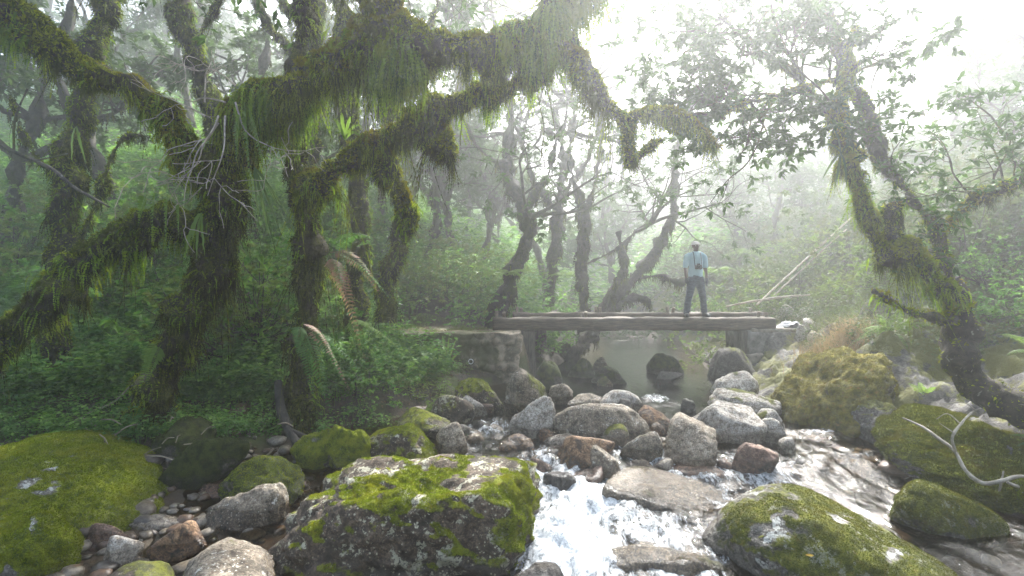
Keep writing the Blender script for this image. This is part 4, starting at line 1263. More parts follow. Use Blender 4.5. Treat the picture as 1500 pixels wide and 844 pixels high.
# ------------------------------------------------------------------ plant materials
m_bark = bark_mat('mossy_bark', (.018, .013, .008), (.06, .045, .028), (.13, .13, .012), (.035, .04, .006), .55)
m_bark_b = bark_mat('grey_bark', (.035, .03, .024), (.12, .105, .085), (.10, .11, .015), (.04, .05, .008), .4, pale=.5)
m_bark_f = bark_mat('fog_bark', (.025, .022, .018), (.08, .07, .055), (.06, .07, .015), (.03, .035, .01), .5)
m_hang = leaf_mat('hanging_moss', (.035, .045, .006), (.29, .36, .02), (.07, .08, .012), .4, .85, 1.6, pw=1.6)
m_hang_d = leaf_mat('dark_hanging_moss', (.014, .017, .004), (.13, .15, .014), (.03, .025, .008), .35, .9, 1.6, pw=2.2)
m_filmy = leaf_mat('filmy_fern', (.05, .10, .008), (.22, .34, .022), (.2, .25, .016), .5, .6, 2)
m_tuft = leaf_mat('cushion_moss', (.05, .065, .006), (.33, .37, .018), (.17, .15, .013), .35, .9, 2, pw=1.5)
m_leaf = leaf_mat('laurel_leaf', (.035, .075, .018), (.06, .12, .025), None, .35, .5)
m_leaf_u = leaf_mat('undergrowth_leaf', (.06, .15, .03), (.20, .34, .08), (.08, .18, .05), .5, .45, pw=1.3)
m_leaf_l = leaf_mat('light_leaf', (.11, .19, .04), (.16, .23, .06), (.14, .17, .06), .5, .5)
m_leaf_m = leaf_mat('misty_leaf', (.06, .095, .04), (.09, .13, .05), (.10, .11, .06), .45, .55)
m_leaf_f = leaf_mat('canopy_leaf', (.045, .085, .03), (.075, .125, .04), None, .4, .5)
m_frond = leaf_mat('fern_green', (.05, .12, .03), (.07, .155, .04), None, .4, .45)
m_frond_p = leaf_mat('fern_pink', (.26, .13, .115), (.20, .14, .09), (.13, .14, .05), .35, .5, 6)
m_frond_l = leaf_mat('fern_light', (.12, .2, .045), (.15, .24, .06), None, .5, .5)
m_strap = leaf_mat('strap_leaf', (.055, .10, .03), (.09, .14, .045), None, .4, .4)
m_grass = leaf_mat('grass_blade', (.10, .17, .03), (.17, .21, .05), (.15, .15, .06), .45, .6, 1)
m_dry = leaf_mat('dry_grass', (.36, .25, .19), (.26, .19, .13), None, .35, .8)
m_twig = plain_mat('bleached_twig', (.2, .17, .14), (.42, .38, .32), 14, .8, .3)
m_twig_d = plain_mat('dark_twig', (.03, .024, .018), (.08, .065, .05), 14, .85, .3)
DOWN = np.array([0, 0, -1.])


def tri(f):
    return np.concatenate([f[:, [0, 1, 2]], f[:, [0, 2, 3]]])


def strands(mb, p, d0, L, w, r, K=7, sway=.14, m=0):
    """hanging moss and filmy fronds: a thin stem with small leaflets on both sides"""
    n = len(p)
    if not n:
        return
    t = np.linspace(0, 1, K + 1)[None, :, None]
    L_ = np.asarray(L)[:, None, None]
    sw = r.normal(0, 1, (n, 1, 3)) * np.array([1, 1, .15])
    P = p[:, None] + d0[:, None] * L_ * .3 * (1 - np.exp(-3.5 * t)) + DOWN * L_ * t ** 1.15 + sw * L_ * sway * t ** 1.6
    a = r.uniform(0, 2 * np.pi, n)[:, None] + np.linspace(0, 1, K)[None] * r.normal(0, .8, n)[:, None]
    s = np.stack([np.cos(a), np.sin(a), np.zeros_like(a)], -1)
    wk = np.asarray(w)[:, None, None] * (1.1 - .75 * t[:, :-1]) * r.uniform(.55, 1.25, (n, K, 1))
    lt = P[:, :-1] + s * wk + DOWN * wk * .8
    rt = P[:, :-1] - s * wk + DOWN * wk * .8
    V = np.concatenate([P, lt, rt], 1).reshape(-1, 3)
    st = 3 * K + 1
    b = (np.arange(n) * st)[:, None]
    k = np.arange(K)[None]
    f1 = np.stack([b + k, b + K + 1 + k, b + k + 1], -1).reshape(-1, 3)
    f2 = np.stack([b + k, b + k + 1, b + 2 * K + 1 + k], -1).reshape(-1, 3)
    mb.add(V, np.concatenate([f1, f2]), m)


def leaves(mb, p, d, nrm, L, Wd, r, fold=.22, droop=.25, m=0, simple=False):
    """single leaves: midrib, two halves folded up a little, tip drooping"""
    n = len(p)
    if not n:
        return
    d = norm(d)
    s = norm(np.cross(d, nrm))
    u = np.cross(s, d)
    L = np.broadcast_to(np.asarray(L, float), (n,))[:, None]
    Wd = np.broadcast_to(np.asarray(Wd, float), (n,))[:, None]
    tip = p + d * L - u * L * droop
    if simple:
        c = p + d * L * .45
        V = np.stack([p, c + s * Wd + u * Wd * fold, tip, c - s * Wd + u * Wd * fold], 1).reshape(-1, 3)
        b = (np.arange(n) * 4)[:, None]
        mb.add(V, np.concatenate([b + [0, 1, 2], b + [0, 2, 3]]), m)
        return
    c = p + d * L * .5 - u * L * droop * .2
    c1 = p + d * L * .3 - u * L * droop * .06
    c2 = p + d * L * .68 - u * L * droop * .42
    e = u * Wd * fold
    V = np.stack([p, c, tip, c1 + s * Wd * .85 + e, c2 + s * Wd * .8 + e, c1 - s * Wd * .85 + e, c2 - s * Wd * .8 + e], 1).reshape(-1, 3)
    b = (np.arange(n) * 7)[:, None]
    mb.add(V, np.concatenate([b + [0, 1, 3], b + [3, 1, 4], b + [4, 1, 2], b + [0, 5, 1], b + [5, 6, 1], b + [6, 2, 1]]), m)


def whorls(mb, tips, dirs, r, k=8, L=.09, Wd=.017, m=0, simple=False, spread=.9):
    """a rosette of leaves at each twig end"""
    n = len(tips)
    P = np.repeat(tips, k, 0)
    D = np.repeat(norm(dirs), k, 0)
    d = norm(D * r.uniform(.1, .9, (n * k, 1)) + r.normal(0, spread, (n * k, 3)) * np.array([1, 1, .45]))
    up = norm(np.array([0, 0, 1.]) + r.normal(0, .35, (n * k, 3)))
    P = P - D * r.uniform(0, L * 1.4, (n * k, 1))
    sc = r.uniform(.6, 1.25, n * k)
    leaves(mb, P, d, up, L * sc, Wd * sc, r, m=m, simple=simple)


def branching(o, d, L, rad, depth, r, wood, tips, bend=.35, up=.05, kids=3, pts=5):
    """one twig and its side twigs; wood gets poly-lines with radius, tips the growing ends"""
    P = [np.array([*o, rad])]
    p, q = np.array(o, float), norm(np.array(d, float))
    for i in range(pts):
        q = norm(q + r.normal(0, bend, 3) * .6 + np.array([0, 0, up]))
        p = p + q * L / pts
        P.append(np.array([*p, rad * (1 - .75 * (i + 1) / pts)]))
    wood.append(np.array(P))
    tips.append((p, q))
    if depth > 0:
        for k in range(kids):
            i = r.integers(1, pts + 1)
            dd = norm(P[i][:3] - P[i - 1][:3])
            side = norm(np.cross(dd, r.normal(0, 1, 3)))
            branching(P[i][:3], dd * .55 + side * .9 * np.array([1, 1, .6]), L * r.uniform(.45, .72), P[i][3] * .75, depth - 1, r, wood, tips, bend, up, kids, pts)


def limb(root, name, pts, seed=0, hang=.2, dens=900, tuft=1500, w=.009, amp=.05, filmy=0, step=.06, mat=None, seg=14, mmat=None, tmat=None, world=None, tl=.035, label=None, patch=1.0, moss=True):
    """a limb of a mossy tree through (px, py, depth, radius); its moss coat is a child"""
    r = np.random.default_rng(seed + 300)
    P = np.array([(*W(a, b, c), d) for a, b, c, d in pts]) if world is None else np.array(world, float)
    mb = MB()
    V, F = tube(mb, P, step, seg, amp * 1.5, 4.2, seed)
    o = mb.build(name, mat or m_bark, root, root.location)
    if label: o['label'] = label
    if not moss:
        return o, P
    F3 = tri(F)
    A = np.linalg.norm(np.cross(V[F3[:, 1]] - V[F3[:, 0]], V[F3[:, 2]] - V[F3[:, 0]]), axis=1).sum() / 2
    ms = MB()
    # a shaggy coat: short sprigs all round, hanging beards in separate clumps, cushions on top
    k_far = step > .11
    p, n = sample_surf(V, F3, int(A * dens * (.5 if k_far else .7)), r, lambda nn, c, f: np.clip(.8 - nn[:, 2], .05, 1.2) * (fbm(c * 2.6 + seed, 3, 72 + seed) > -.42))
    strands(ms, p - n * .01, norm(n + r.normal(0, .5, n.shape)), (.035 + hang * .22) * r.uniform(.35, 1.5, len(p)), w * .8 * r.uniform(.6, 1.5, len(p)), r, K=5, sway=.3, m=0)
    nc = int(A * (14 if not k_far else 7) + (0 if k_far else 8) * np.linalg.norm(np.diff(P[:, :3], axis=0), axis=1).sum()) + 1
    pc, n_c = sample_surf(V, F3, nc, r, lambda nn, c, f: np.clip(.35 - nn[:, 2], 0, 1) * (fbm(c * 1.5 + seed, 2, 70 + seed) > -.25))
    if len(pc):
        ns = r.integers(14, 46, nc) if not k_far else r.integers(8, 22, nc)
        kk = np.repeat(np.arange(nc), ns)
        rc = r.uniform(.02, .085, nc)[kk]
        off = r.normal(0, .5, (len(kk), 3)) * rc[:, None] * np.array([1, 1, .6])
        Lc = (hang * patch * .75 * np.exp(r.normal(0, .62, nc)))[kk] * (1 - .6 * np.clip(np.linalg.norm(off, axis=1) / rc, 0, 1)) * r.uniform(.35, 1.1, len(kk))
        strands(ms, pc[kk] + off - n_c[kk] * .015, norm(n_c[kk] * .5 - off / rc[:, None] * .8 + r.normal(0, .25, off.shape)), Lc, w * r.uniform(.6, 1.5, len(kk)), r, K=9 if not k_far else 5, sway=.16, m=0)
    if filmy:
        ncl = int(A * filmy / 12) + 1
        pc, n_c = sample_surf(V, F3, ncl, r, lambda nn, c, f: np.clip(.6 - nn[:, 2], .02, 1) * (fbm(c * 1.4 + seed, 2, 75 + seed) > -.05))
        kk = np.repeat(np.arange(ncl), 12)
        off = r.normal(0, .05, (len(kk), 3))
        strands(ms, pc[kk] + off, norm(n_c[kk] + r.normal(0, .5, off.shape)), hang * r.uniform(.25, 1.1, ncl)[kk] * r.uniform(.5, 1.1, len(kk)), .017 * r.uniform(.6, 1.4, len(kk)), r, K=9, sway=.14, m=2)
    # leafy sprigs of moss and little plants
    p, n = sample_surf(V, F3, int(A * tuft * (.25 if k_far else .8)), r, lambda nn, c, f: (fbm(c * 3.1 + seed, 3, 77 + seed) > -.2) * np.clip(nn[:, 2] + .9, .15, 1.4))
    d_ = n + r.normal(0, .7, n.shape) + np.array([0, 0, -.25])
    leaves(ms, p - n * .004, d_, norm(n + r.normal(0, .5, n.shape)), 0.045 * r.uniform(.4, 1.5, len(p)), .011 * r.uniform(.6, 1.5, len(p)), r, m=1, simple=True)
    if not k_far and tuft > 800:      # little ferns rooted in the moss
        p, n = sample_surf(V, F3, int(A * 150), r, lambda nn, c, f: (fbm(c * 2.0 + seed, 3, 91 + seed) > .05))
        strands(ms, p, norm(n * 1.2 + r.normal(0, .4, n.shape) + np.array([0, 0, .5])) * 2.6, .085 * r.uniform(.5, 1.6, len(p)), .017 * r.uniform(.6, 1.3, len(p)), r, K=7, sway=.2, m=2)
    p, n = sample_surf(V, F3, int(A * tuft), r, lambda nn, c, f: np.clip(nn[:, 2] + .45, .0, 1) * (fbm(c * 2.2 + seed, 3, 80 + seed) > -.35))
    if len(p):
        tb = MB()
        tufts(tb, p - n * .006, n, tl, .0045, r, 3, .65)
        for vv, (ff, _) in zip(tb.v, tb.f):
            ms.add(vv, ff - ff.min(), 1)
    mo = ms.build('moss', [mmat or m_hang, tmat or m_tuft, m_filmy], o, root.location, smooth=False)
    mo['kind'] = 'stuff'
    return o, P


def crown(root, wood, tips, r, k=8, L=.09, Wd=.017, mats=None, seg=5, name='crown', simple=False, keep=1.0, spread=.9):
    mb = MB()
    for P in wood:
        tube(mb, P, .12 if simple else .07, seg, 0, m=0, cap=False)
    T = np.array([a for a, b in tips])
    D = np.array([b for a, b in tips])
    whorls(mb, T, D, r, k, L, Wd, m=1, simple=simple, spread=spread)
    return mb.build(name, mats or [m_twig_d, m_leaf], root, root.location, smooth=False)


# ------------------------------------------------------------------ the great moss-hung tree on the left
g0 = W(232, 612, 6.7)
T1 = thing('mossy_tree', 'huge leaning tree hung with thick moss, its limbs arching over the stream', 'tree', g0)
limb(T1, 'trunk', [(205, 665, 6.75, 0.304), (222, 612, 6.7, 0.238), (240, 555, 6.6, 0.198), (268, 480, 6.45, 0.172), (305, 405, 6.25, 0.165), (325, 330, 6.1, 0.178), (328, 265, 6.0, 0.178), (330, 215, 5.95, 0.145)], 1, .34, 1100, 1200, .008, .09, mmat=m_hang_d, tmat=m_hang)
limb(T1, 'branch', [(330, 280, 6.0, 0.158), (288, 240, 5.85, 0.137), (245, 180, 5.65, 0.122), (205, 135, 5.5, 0.122), (150, 108, 5.4, 0.122), (100, 80, 5.3, 0.122), (40, 40, 5.15, 0.144), (-60, -30, 4.95, 0.158)], 2, .20, 1300, 2600, .008, .07, filmy=160)
limb(T1, 'branch', [(345, 240, 6.0, 0.197), (368, 165, 5.95, 0.180), (410, 140, 5.9, 0.164), (470, 110, 5.85, 0.180), (520, 75, 5.8, 0.213), (580, 62, 5.75, 0.221), (650, 78, 5.75, 0.172), (720, 76, 5.75, 0.156), (775, 55, 5.8, 0.131), (825, 12, 5.9, 0.115), (880, -50, 6.0, 0.098)], 3, .44, 1500, 2400, .009, .09, filmy=900)
limb(T1, 'branch', [(795, 48, 5.82, .10), (835, 78, 5.8, .085), (858, 112, 5.8, .075), (880, 145, 5.8, .075), (905, 165, 5.8, .085), (918, 185, 5.8, .075), (920, 215, 5.8, .04), (921, 245, 5.8, .015)], 4, .32, 2200, 2600, .007, .05, patch=1.3)
limb(T1, 'branch', [(915, 178, 5.8, .045), (945, 166, 5.75, .04), (980, 168, 5.7, .035), (1010, 172, 5.7, .033), (1030, 192, 5.7, .03), (1044, 212, 5.7, .02), (1056, 216, 5.7, .008)], 5, .36, 5200, 6000, .007, .03, patch=1.3, step=.03, seg=9)
limb(T1, 'branch', [(922, 240, 5.8, .02), (940, 226, 5.75, .025), (958, 212, 5.72, .025), (972, 205, 5.7, .012)], 6, .2, 5200, 4000, .006, .03, step=.03, seg=8)
limb(T1, 'branch', [(310, 330, 6.1, 0.160), (260, 335, 6.0, 0.154), (205, 335, 5.95, 0.160), (150, 365, 5.9, 0.166), (100, 405, 5.85, 0.154), (55, 450, 5.8, 0.134), (20, 500, 5.8, 0.122), (-40, 560, 5.8, 0.128)], 7, .30, 1300, 2200, .008, .09, mmat=m_hang_d, tmat=m_hang, filmy=120)
limb(T1, 'branch', [(560, 60, 5.75, .2), (560, 20, 5.8, .22), (545, -40, 5.9, .2), (530, -150, 6.1, .18)], 8, .34, 1300, 1800, .008, .08)
for pts_ in ([(782, 95, 5.75, .006), (790, 150, 5.72, .005), (797, 190, 5.72, .005), (793, 222, 5.72, .008), (795, 235, 5.72, .004)], [(792, 100, 5.7, .006), (806, 150, 5.7, .005), (812, 190, 5.7, .004), (812, 218, 5.7, .003)],
             [(672, 150, 5.75, .005), (676, 180, 5.7, .005), (674, 205, 5.7, .007), (675, 214, 5.7, .003)], [(540, 130, 5.7, .005), (548, 200, 5.65, .004), (545, 250, 5.65, .003)]):
    mb = MB()
    tube(mb, np.array([(*W(a, b, c), d) for a, b, c, d in pts_]), .03, 6, .003, 20, 3)
    o = mb.build('dangling_stem', m_bark, T1, T1.location)
rr = np.random.default_rng(21)
wood, tips = [], []
for s_ in ((530, -300, 6.1), (880, -200, 6.0), (-60, -200, 5.0), (700, -260, 5.8), (300, -320, 5.6)):
    for k in range(11):
        branching(W(*s_), (rr.normal(-.2, .9), rr.normal(.3, .8), rr.uniform(.35, .8)), 3.2, .06, 2, rr, wood, tips, .35, .02, 5)
crown(T1, wood, tips, rr, 5, .16, .036, [m_bark, m_leaf], simple=True, spread=1.3)  # crown above the frame, added to shade the left side

# ------------------------------------------------------------------ its neighbours on the left bank
g0 = W(445, 615, 7.0)
T2 = thing('fern_hung_tree', 'upright moss-clad tree right of the leaning trunk with pinkish ferns on it', 'tree', g0)
limb(T2, 'trunk', [(450, 650, 7.0, 0.211), (445, 600, 7.0, 0.158), (442, 520, 6.95, 0.139), (450, 430, 6.85, 0.132), (452, 350, 6.7, 0.145), (440, 285, 6.55, 0.145), (428, 200, 6.6, 0.112), (440, 90, 6.8, 0.106), (455, -60, 7.1, 0.099)], 12, .30, 900, 900, .008, .06, mmat=m_hang_d, tmat=m_hang_d)
limb(T2, 'branch', [(440, 300, 6.55, 0.148), (470, 262, 6.45, 0.148), (510, 235, 6.35, 0.133), (560, 205, 6.3, 0.133), (610, 185, 6.25, 0.140), (650, 160, 6.2, 0.133), (690, 145, 6.2, 0.101), (730, 132, 6.2, 0.094), (775, 108, 6.15, 0.094), (815, 84, 6.1, 0.086), (845, 55, 6.05, 0.070)], 13, .26, 1500, 2600, .008, .08, filmy=90)
limb(T2, 'branch', [(622, 180, 6.22, .17), (640, 200, 6.15, .15), (652, 222, 6.1, .12), (656, 238, 6.1, .07)], 14, .34, 2600, 1200, .009, .08, mmat=m_hang_d, patch=1.2)
limb(T2, 'branch', [(560, 215, 6.35, 0.090), (570, 255, 6.4, 0.090), (590, 295, 6.45, 0.090), (600, 325, 6.5, 0.083), (592, 350, 6.55, 0.045)], 15, .22, 1400, 2600, .008, .06, tmat=m_tuft, mmat=m_hang_d)
wood, tips = [], []
for k in range(16):
    branching(W(455, -260, 7.1), (rr.normal(0, .9), rr.normal(-.2, .9), .55), 3.0, .07, 2, rr, wood, tips, .35, .02, 5)
crown(T2, wood, tips, rr, 5, .16, .036, [m_bark, m_leaf], simple=True, spread=1.3)  # out-of-view crown, put in for shade over the left bank

SIDE = [
    ('mossy_tree', 'crooked mossy tree with a bent trunk behind the hanging limbs', [(562, 470, 9.0, 0.150), (570, 410, 8.9, 0.128), (582, 350, 8.8, 0.128), (590, 300, 8.7, 0.112), (570, 240, 8.7, 0.105), (572, 150, 8.8, 0.105), (550, 40, 9.0, 0.098), (560, -90, 9.3, 0.090)], [[(575, 170, 8.8, 0.068), (610, 90, 9.1, 0.053), (640, 10, 9.4, 0.038), (650, -60, 9.6, 0.030)]]),
    ('mossy_tree', 'straight dark tree between the fern-hung tree and the crooked one', [(520, 500, 9.6, 0.180), (521, 420, 9.5, 0.150), (526, 340, 9.5, 0.143), (520, 260, 9.5, 0.128), (508, 150, 9.6, 0.120), (500, 30, 9.8, 0.105), (490, -120, 10.2, 0.090)], [[(515, 200, 9.55, 0.068), (470, 90, 9.3, 0.053), (455, 10, 9.3, 0.045)]]),
    ('mossy_tree', 'upright dark mossy tree behind the left limb, nearest the left picture edge', [(60, 640, 7.6, 0.195), (68, 580, 7.5, 0.150), (85, 480, 7.5, 0.143), (95, 380, 7.4, 0.150), (100, 280, 7.4, 0.150), (108, 200, 7.4, 0.135), (130, 100, 7.5, 0.135), (152, 30, 7.6, 0.150), (160, -80, 7.9, 0.135)], [[(102, 260, 7.4, 0.038), (60, 240, 7.2, 0.030), (30, 190, 7.2, 0.026), (15, 140, 7.2, 0.022)], [(90, 420, 7.4, 0.038), (140, 300, 7.3, 0.030), (180, 205, 7.3, 0.022), (240, 205, 7.3, 0.015)]]),
    ('mossy_tree', 'slender pale-patched tree leaning left above the fork of the great tree', [(345, 420, 9.6, 0.150), (335, 300, 9.5, 0.135), (312, 165, 9.4, 0.128), (293, 100, 9.3, 0.135), (268, 30, 9.3, 0.128), (250, -70, 9.4, 0.112)], [[(285, 70, 9.3, 0.053), (330, -20, 9.2, 0.045), (350, -80, 9.2, 0.038)]]),
    ('mossy_tree', 'dark forked tree at the top left of centre with a curved side bough', [(450, 430, 11, 0.165), (455, 250, 10.8, 0.150), (462, 120, 10.6, 0.143), (462, 30, 10.6, 0.143), (465, -80, 10.8, 0.128)], [[(455, 110, 10.6, 0.090), (415, 62, 10.4, 0.083), (385, 25, 10.3, 0.075), (362, -30, 10.2, 0.068)], [(460, 55, 10.6, 0.075), (420, 10, 10.5, 0.068), (395, -40, 10.5, 0.053)]]),
]
for k, (nm, lb, tr_p, subs) in enumerate(SIDE):
    a, b, c, d = tr_p[0]
    R_ = thing(nm, lb, 'tree', W(a, b, c), 'mossy trees behind the great tree')
    limb(R_, 'trunk', tr_p, 40 + k * 5, .22, 700, 900, .010, .07, mmat=m_hang_d, tmat=m_hang, step=.09, seg=11)
    for q, sp in enumerate(subs):
        limb(R_, 'branch', sp, 41 + k * 5 + q, .2, 1100, 1500, .010, .05, step=.08, seg=8, mmat=m_hang_d, tmat=m_hang)
    wood, tips = [], []
    for q in range(7):
        e = tr_p[-1] if q < 5 else subs[0][-1]
        branching(W(e[0], min(e[1], -240), e[2]), (rr.normal(0, .9), rr.normal(.2, .9), .5), 2.8, .06, 2, rr, wood, tips, .35, .02, 5)
    crown(R_, wood, tips, rr, 5, .15, .034, [m_bark, m_leaf], simple=True, spread=1.2)  # crowns kept above the frame, added for their shade
# long bare bough crossing the left edge
stick('bare_branch', 'thin lichened bough slanting down across the left edge behind the arching limb', [(-20, 200, 6.6, .022), (20, 222, 6.6, .024), (50, 235, 6.6, .024), (80, 250, 6.6, .022), (110, 275, 6.6, .02), (160, 303, 6.6, .014)], m_bark_b, sides=[[(20, 222, 6.6, .015), (22, 175, 6.6, .012), (40, 130, 6.6, .009)], [(50, 236, 6.6, .012), (100, 225, 6.5, .006)]])

# ------------------------------------------------------------------ dead twigs caught in the fork
dt = MB()
rt = np.random.default_rng(77)
wd_, tp_ = [], []
for (a, b), (c, d) in (((345, 125), (235, 110)), ((330, 150), (205, 165)), ((320, 170), (255, 290)), ((330, 170), (335, 300)), ((300, 170), (225, 95)), ((320, 180), (285, 310)), ((345, 150), (395, 250)), ((300, 150), (330, 90))):
    o_, e_ = W(a, b, 5.4), W(c, d, 5.25)
    branching(o_, e_ - o_, np.linalg.norm(e_ - o_), .011, 2, rt, wd_, tp_, .45, -.03, 3)
for P in wd_:
    P[:, 3] = np.maximum(P[:, 3], .0035)
    tube(dt, P, .06, 5, 0, cap=False)
tag(dt.build('dead_twigs', m_twig, loc=W(310, 180, 5.6)), 'tangle of bleached leafless twigs caught in the fork of the great mossy tree', 'dead twigs')


# ------------------------------------------------------------------ ferns
def frond(mb, p0, p1, sag, r, n=22, pl=.12, pw=.014, m=0, tip=.15, twist=0.0, base=.12):
    """one fern frond: arching midrib with two rows of pinnae"""
    p0, p1 = np.asarray(p0, float), np.asarray(p1, float)
    mid = (p0 + p1) / 2 + np.array([0, 0, sag])
    t = np.linspace(0, 1, n)[:, None]
    C = p0 * (1 - t) ** 2 + 2 * mid * t * (1 - t) + p1 * t ** 2
    T = norm(np.gradient(C, axis=0))
    s = norm(np.cross(T, np.array([0, 0, 1.]) + np.array([math.sin(twist), .15, 0])))
    u = np.cross(s, T)
    if twist:
        s = s * math.cos(twist) + u * math.sin(twist)
        u = np.cross(s, T)
    tt = t[:, 0]
    prof = np.minimum(1, (tt + .05) / .25) * np.minimum(1, (1.02 - tt) / .75) ** .8
    k = tt > base
    tube(mb, np.concatenate([C[::3], .004 * (1.1 - t[::3])], 1), .08, 4, 0, m=m, cap=False)
    for sg in (-1, 1):
        d = norm(s * sg + T * .45 - u * .25 + r.normal(0, .06, C.shape))
        leaves(mb, C[k], d[k], u[k], (pl * prof * r.uniform(.85, 1.1, n))[k], pw * (.5 + .5 * prof[k]), r, fold=.12, droop=.22, m=m)


def fern(label, fronds, mats, name='fern', cat='fern', group=None, n=22, pl=.12, pw=.013, seed=0, tw=0.0):
    r = np.random.default_rng(seed + 500)
    a, b, Y = fronds[0][0]
    R_ = thing(name, label, cat, W(a, b, Y), group)
    for (s_, e_, sag, mi) in fronds:
        mb = MB()
        frond(mb, W(*s_), W(*e_), sag, r, n, pl, pw, 0, twist=tw + r.normal(0, .25))
        o = mb.build('frond', mats[mi], R_, R_.location, smooth=False)
        if len(mats) > 1 and mi == 1: o['label'] = 'reddish withered frond'
    return R_


fern('large grey-green sword fern hanging on the great tree right of the dead twigs', [((358, 150, 5.4), (368, 282, 5.2), .12, 0), ((365, 160, 5.4), (388, 255, 5.2), .15, 0), ((352, 165, 5.42), (346, 240, 5.2), .1, 0)], [m_frond_l], n=20, pl=.11, pw=.024, seed=1, tw=.9)
fern('cluster of bright fern fronds hanging under the low left limb', [((228, 275, 5.5), (222, 352, 5.4), .1, 0), ((245, 285, 5.5), (243, 368, 5.35), .1, 0), ((262, 295, 5.55), (262, 352, 5.4), .08, 0), ((215, 285, 5.5), (203, 330, 5.35), .08, 0)], [m_frond_l], n=18, pl=.075, pw=.014, seed=2, tw=.8)
fern('single light green fern frond in front of the foot of the leaning trunk', [((232, 498, 6.25), (203, 582, 6.0), .12, 0), ((236, 505, 6.25), (216, 560, 6.05), .1, 0)], [m_frond_l], n=24, pl=.13, pw=.013, seed=3, tw=.5)
fern('pink and green fern clump low on the upright tree', [((450, 480, 6.65), (540, 565, 6.2), .3, 0), ((452, 482, 6.65), (512, 572, 6.15), .28, 1), ((448, 478, 6.65), (488, 520, 6.2), .25, 1), ((446, 482, 6.65), (484, 605, 6.2), .15, 0), ((444, 482, 6.65), (460, 585, 6.2), .12, 0), ((442, 480, 6.65), (436, 518, 6.2), .2, 0), ((455, 485, 6.65), (496, 548, 6.1), .25, 0)], [m_frond, m_frond_p], n=28, pl=.15, pw=.014, seed=4)
fern('tall fern with reddish drooping fronds on the upright tree, above the pink clump', [((485, 372, 6.7), (578, 448, 6.3), .32, 0), ((484, 370, 6.7), (556, 430, 6.25), .34, 1), ((482, 375, 6.7), (528, 512, 6.2), .3, 1), ((480, 372, 6.7), (548, 350, 6.3), .28, 0), ((482, 378, 6.7), (508, 450, 6.2), .3, 1)], [m_frond, m_frond_p], n=30, pl=.14, pw=.013, seed=5)
fern('arching green fern between the upright tree and the stone wall', [((512, 470, 7.2), (590, 518, 6.9), .22, 0), ((512, 472, 7.2), (560, 500, 6.8), .25, 0), ((510, 470, 7.2), (530, 520, 6.8), .2, 0)], [m_frond_l], n=26, pl=.12, pw=.012, seed=6)
fern('fern with spreading fronds at the left picture edge above the undergrowth', [((-5, 440, 8.2), (60, 385, 8), .25, 0), ((-5, 442, 8.2), (72, 420, 7.9), .3, 0), ((-8, 440, 8.2), (40, 470, 7.8), .3, 0), ((-10, 445, 8.2), (20, 500, 7.8), .3, 0)], [m_frond], n=26, pl=.17, pw=.015, seed=7)
fern('wide fern on the right bank above the wet rock face', [((1310, 490, 8.6), (1368, 478, 8.3), .22, 0), ((1310, 490, 8.6), (1352, 462, 8.5), .22, 0), ((1308, 490, 8.6), (1285, 462, 8.4), .2, 0), ((1308, 492, 8.6), (1262, 484, 8.3), .22, 0), ((1310, 492, 8.6), (1330, 512, 8.1), .22, 0), ((1308, 490, 8.6), (1318, 452, 8.7), .1, 0)], [m_frond_l], n=22, pl=.16, pw=.016, seed=8)
fern('bright frond poking in at the right picture edge', [((1530, 512, 6.6), (1462, 490, 6.4), .12, 0), ((1530, 520, 6.6), (1475, 520, 6.3), .15, 0)], [m_frond_l], n=22, pl=.12, pw=.013, seed=9)
fern('small fern beside the driftwood at the right picture edge', [((1520, 650, 5.7), (1482, 638, 5.5), .1, 0), ((1520, 652, 5.7), (1488, 655, 5.45), .1, 0), ((1515, 652, 5.7), (1500, 630, 5.6), .1, 0)], [m_frond], n=18, pl=.09, pw=.012, seed=10)
fern('small fern growing from the wet rock face on the right bank', [((1352, 578, 7.1), (1330, 562, 6.95), .08, 0), ((1352, 578, 7.1), (1372, 568, 6.95), .08, 0), ((1352, 578, 7.1), (1345, 560, 7.0), .05, 0)], [m_frond_l], n=14, pl=.07, pw=.01, seed=11)
fern('long pale frond arching over the top of the golden moss mound', [((1308, 488, 8.7), (1240, 512, 8.3), .3, 0), ((1308, 490, 8.7), (1255, 500, 8.3), .3, 0)], [m_frond_l], n=24, pl=.10, pw=.012, seed=12)
FARF = [(1046, 400, 17, .9, 'pale tree fern rosette right of the man on the bridge'), (1096, 372, 19, 1.0, 'large hazy fern rosette left of the leaning poles'), (1140, 362, 20, .9, 'hazy fern rosette behind the leaning poles'), (1052, 352, 24, 1.2, 'faint fern rosette high behind the man'),
        (1180, 338, 23, 1.0, 'faint fern rosette up the right slope above the poles'), (742, 404, 12.6, .7, 'pale fern left of the leaning trunk by the bridge'), (828, 405, 16, .7, 'small fern between the straight trunks behind the bridge')]
for k, (a, b, Y, s_, lb) in enumerate(FARF):
    r = np.random.default_rng(900 + k)
    c = W(a, b, Y)
    R_ = thing('fern', lb, 'fern', c)
    for q in range(11):
        an = q * 2.4 + r.normal(0, .2)
        e = c + np.array([math.cos(an), math.sin(an), r.uniform(-.35, .1)]) * s_ * r.uniform(.8, 1.15)
        mb = MB()
        frond(mb, c, e, .42 * s_, r, 20, .2 * s_, .022 * s_)
        mb.build('frond', m_frond_l, R_, c, smooth=False)


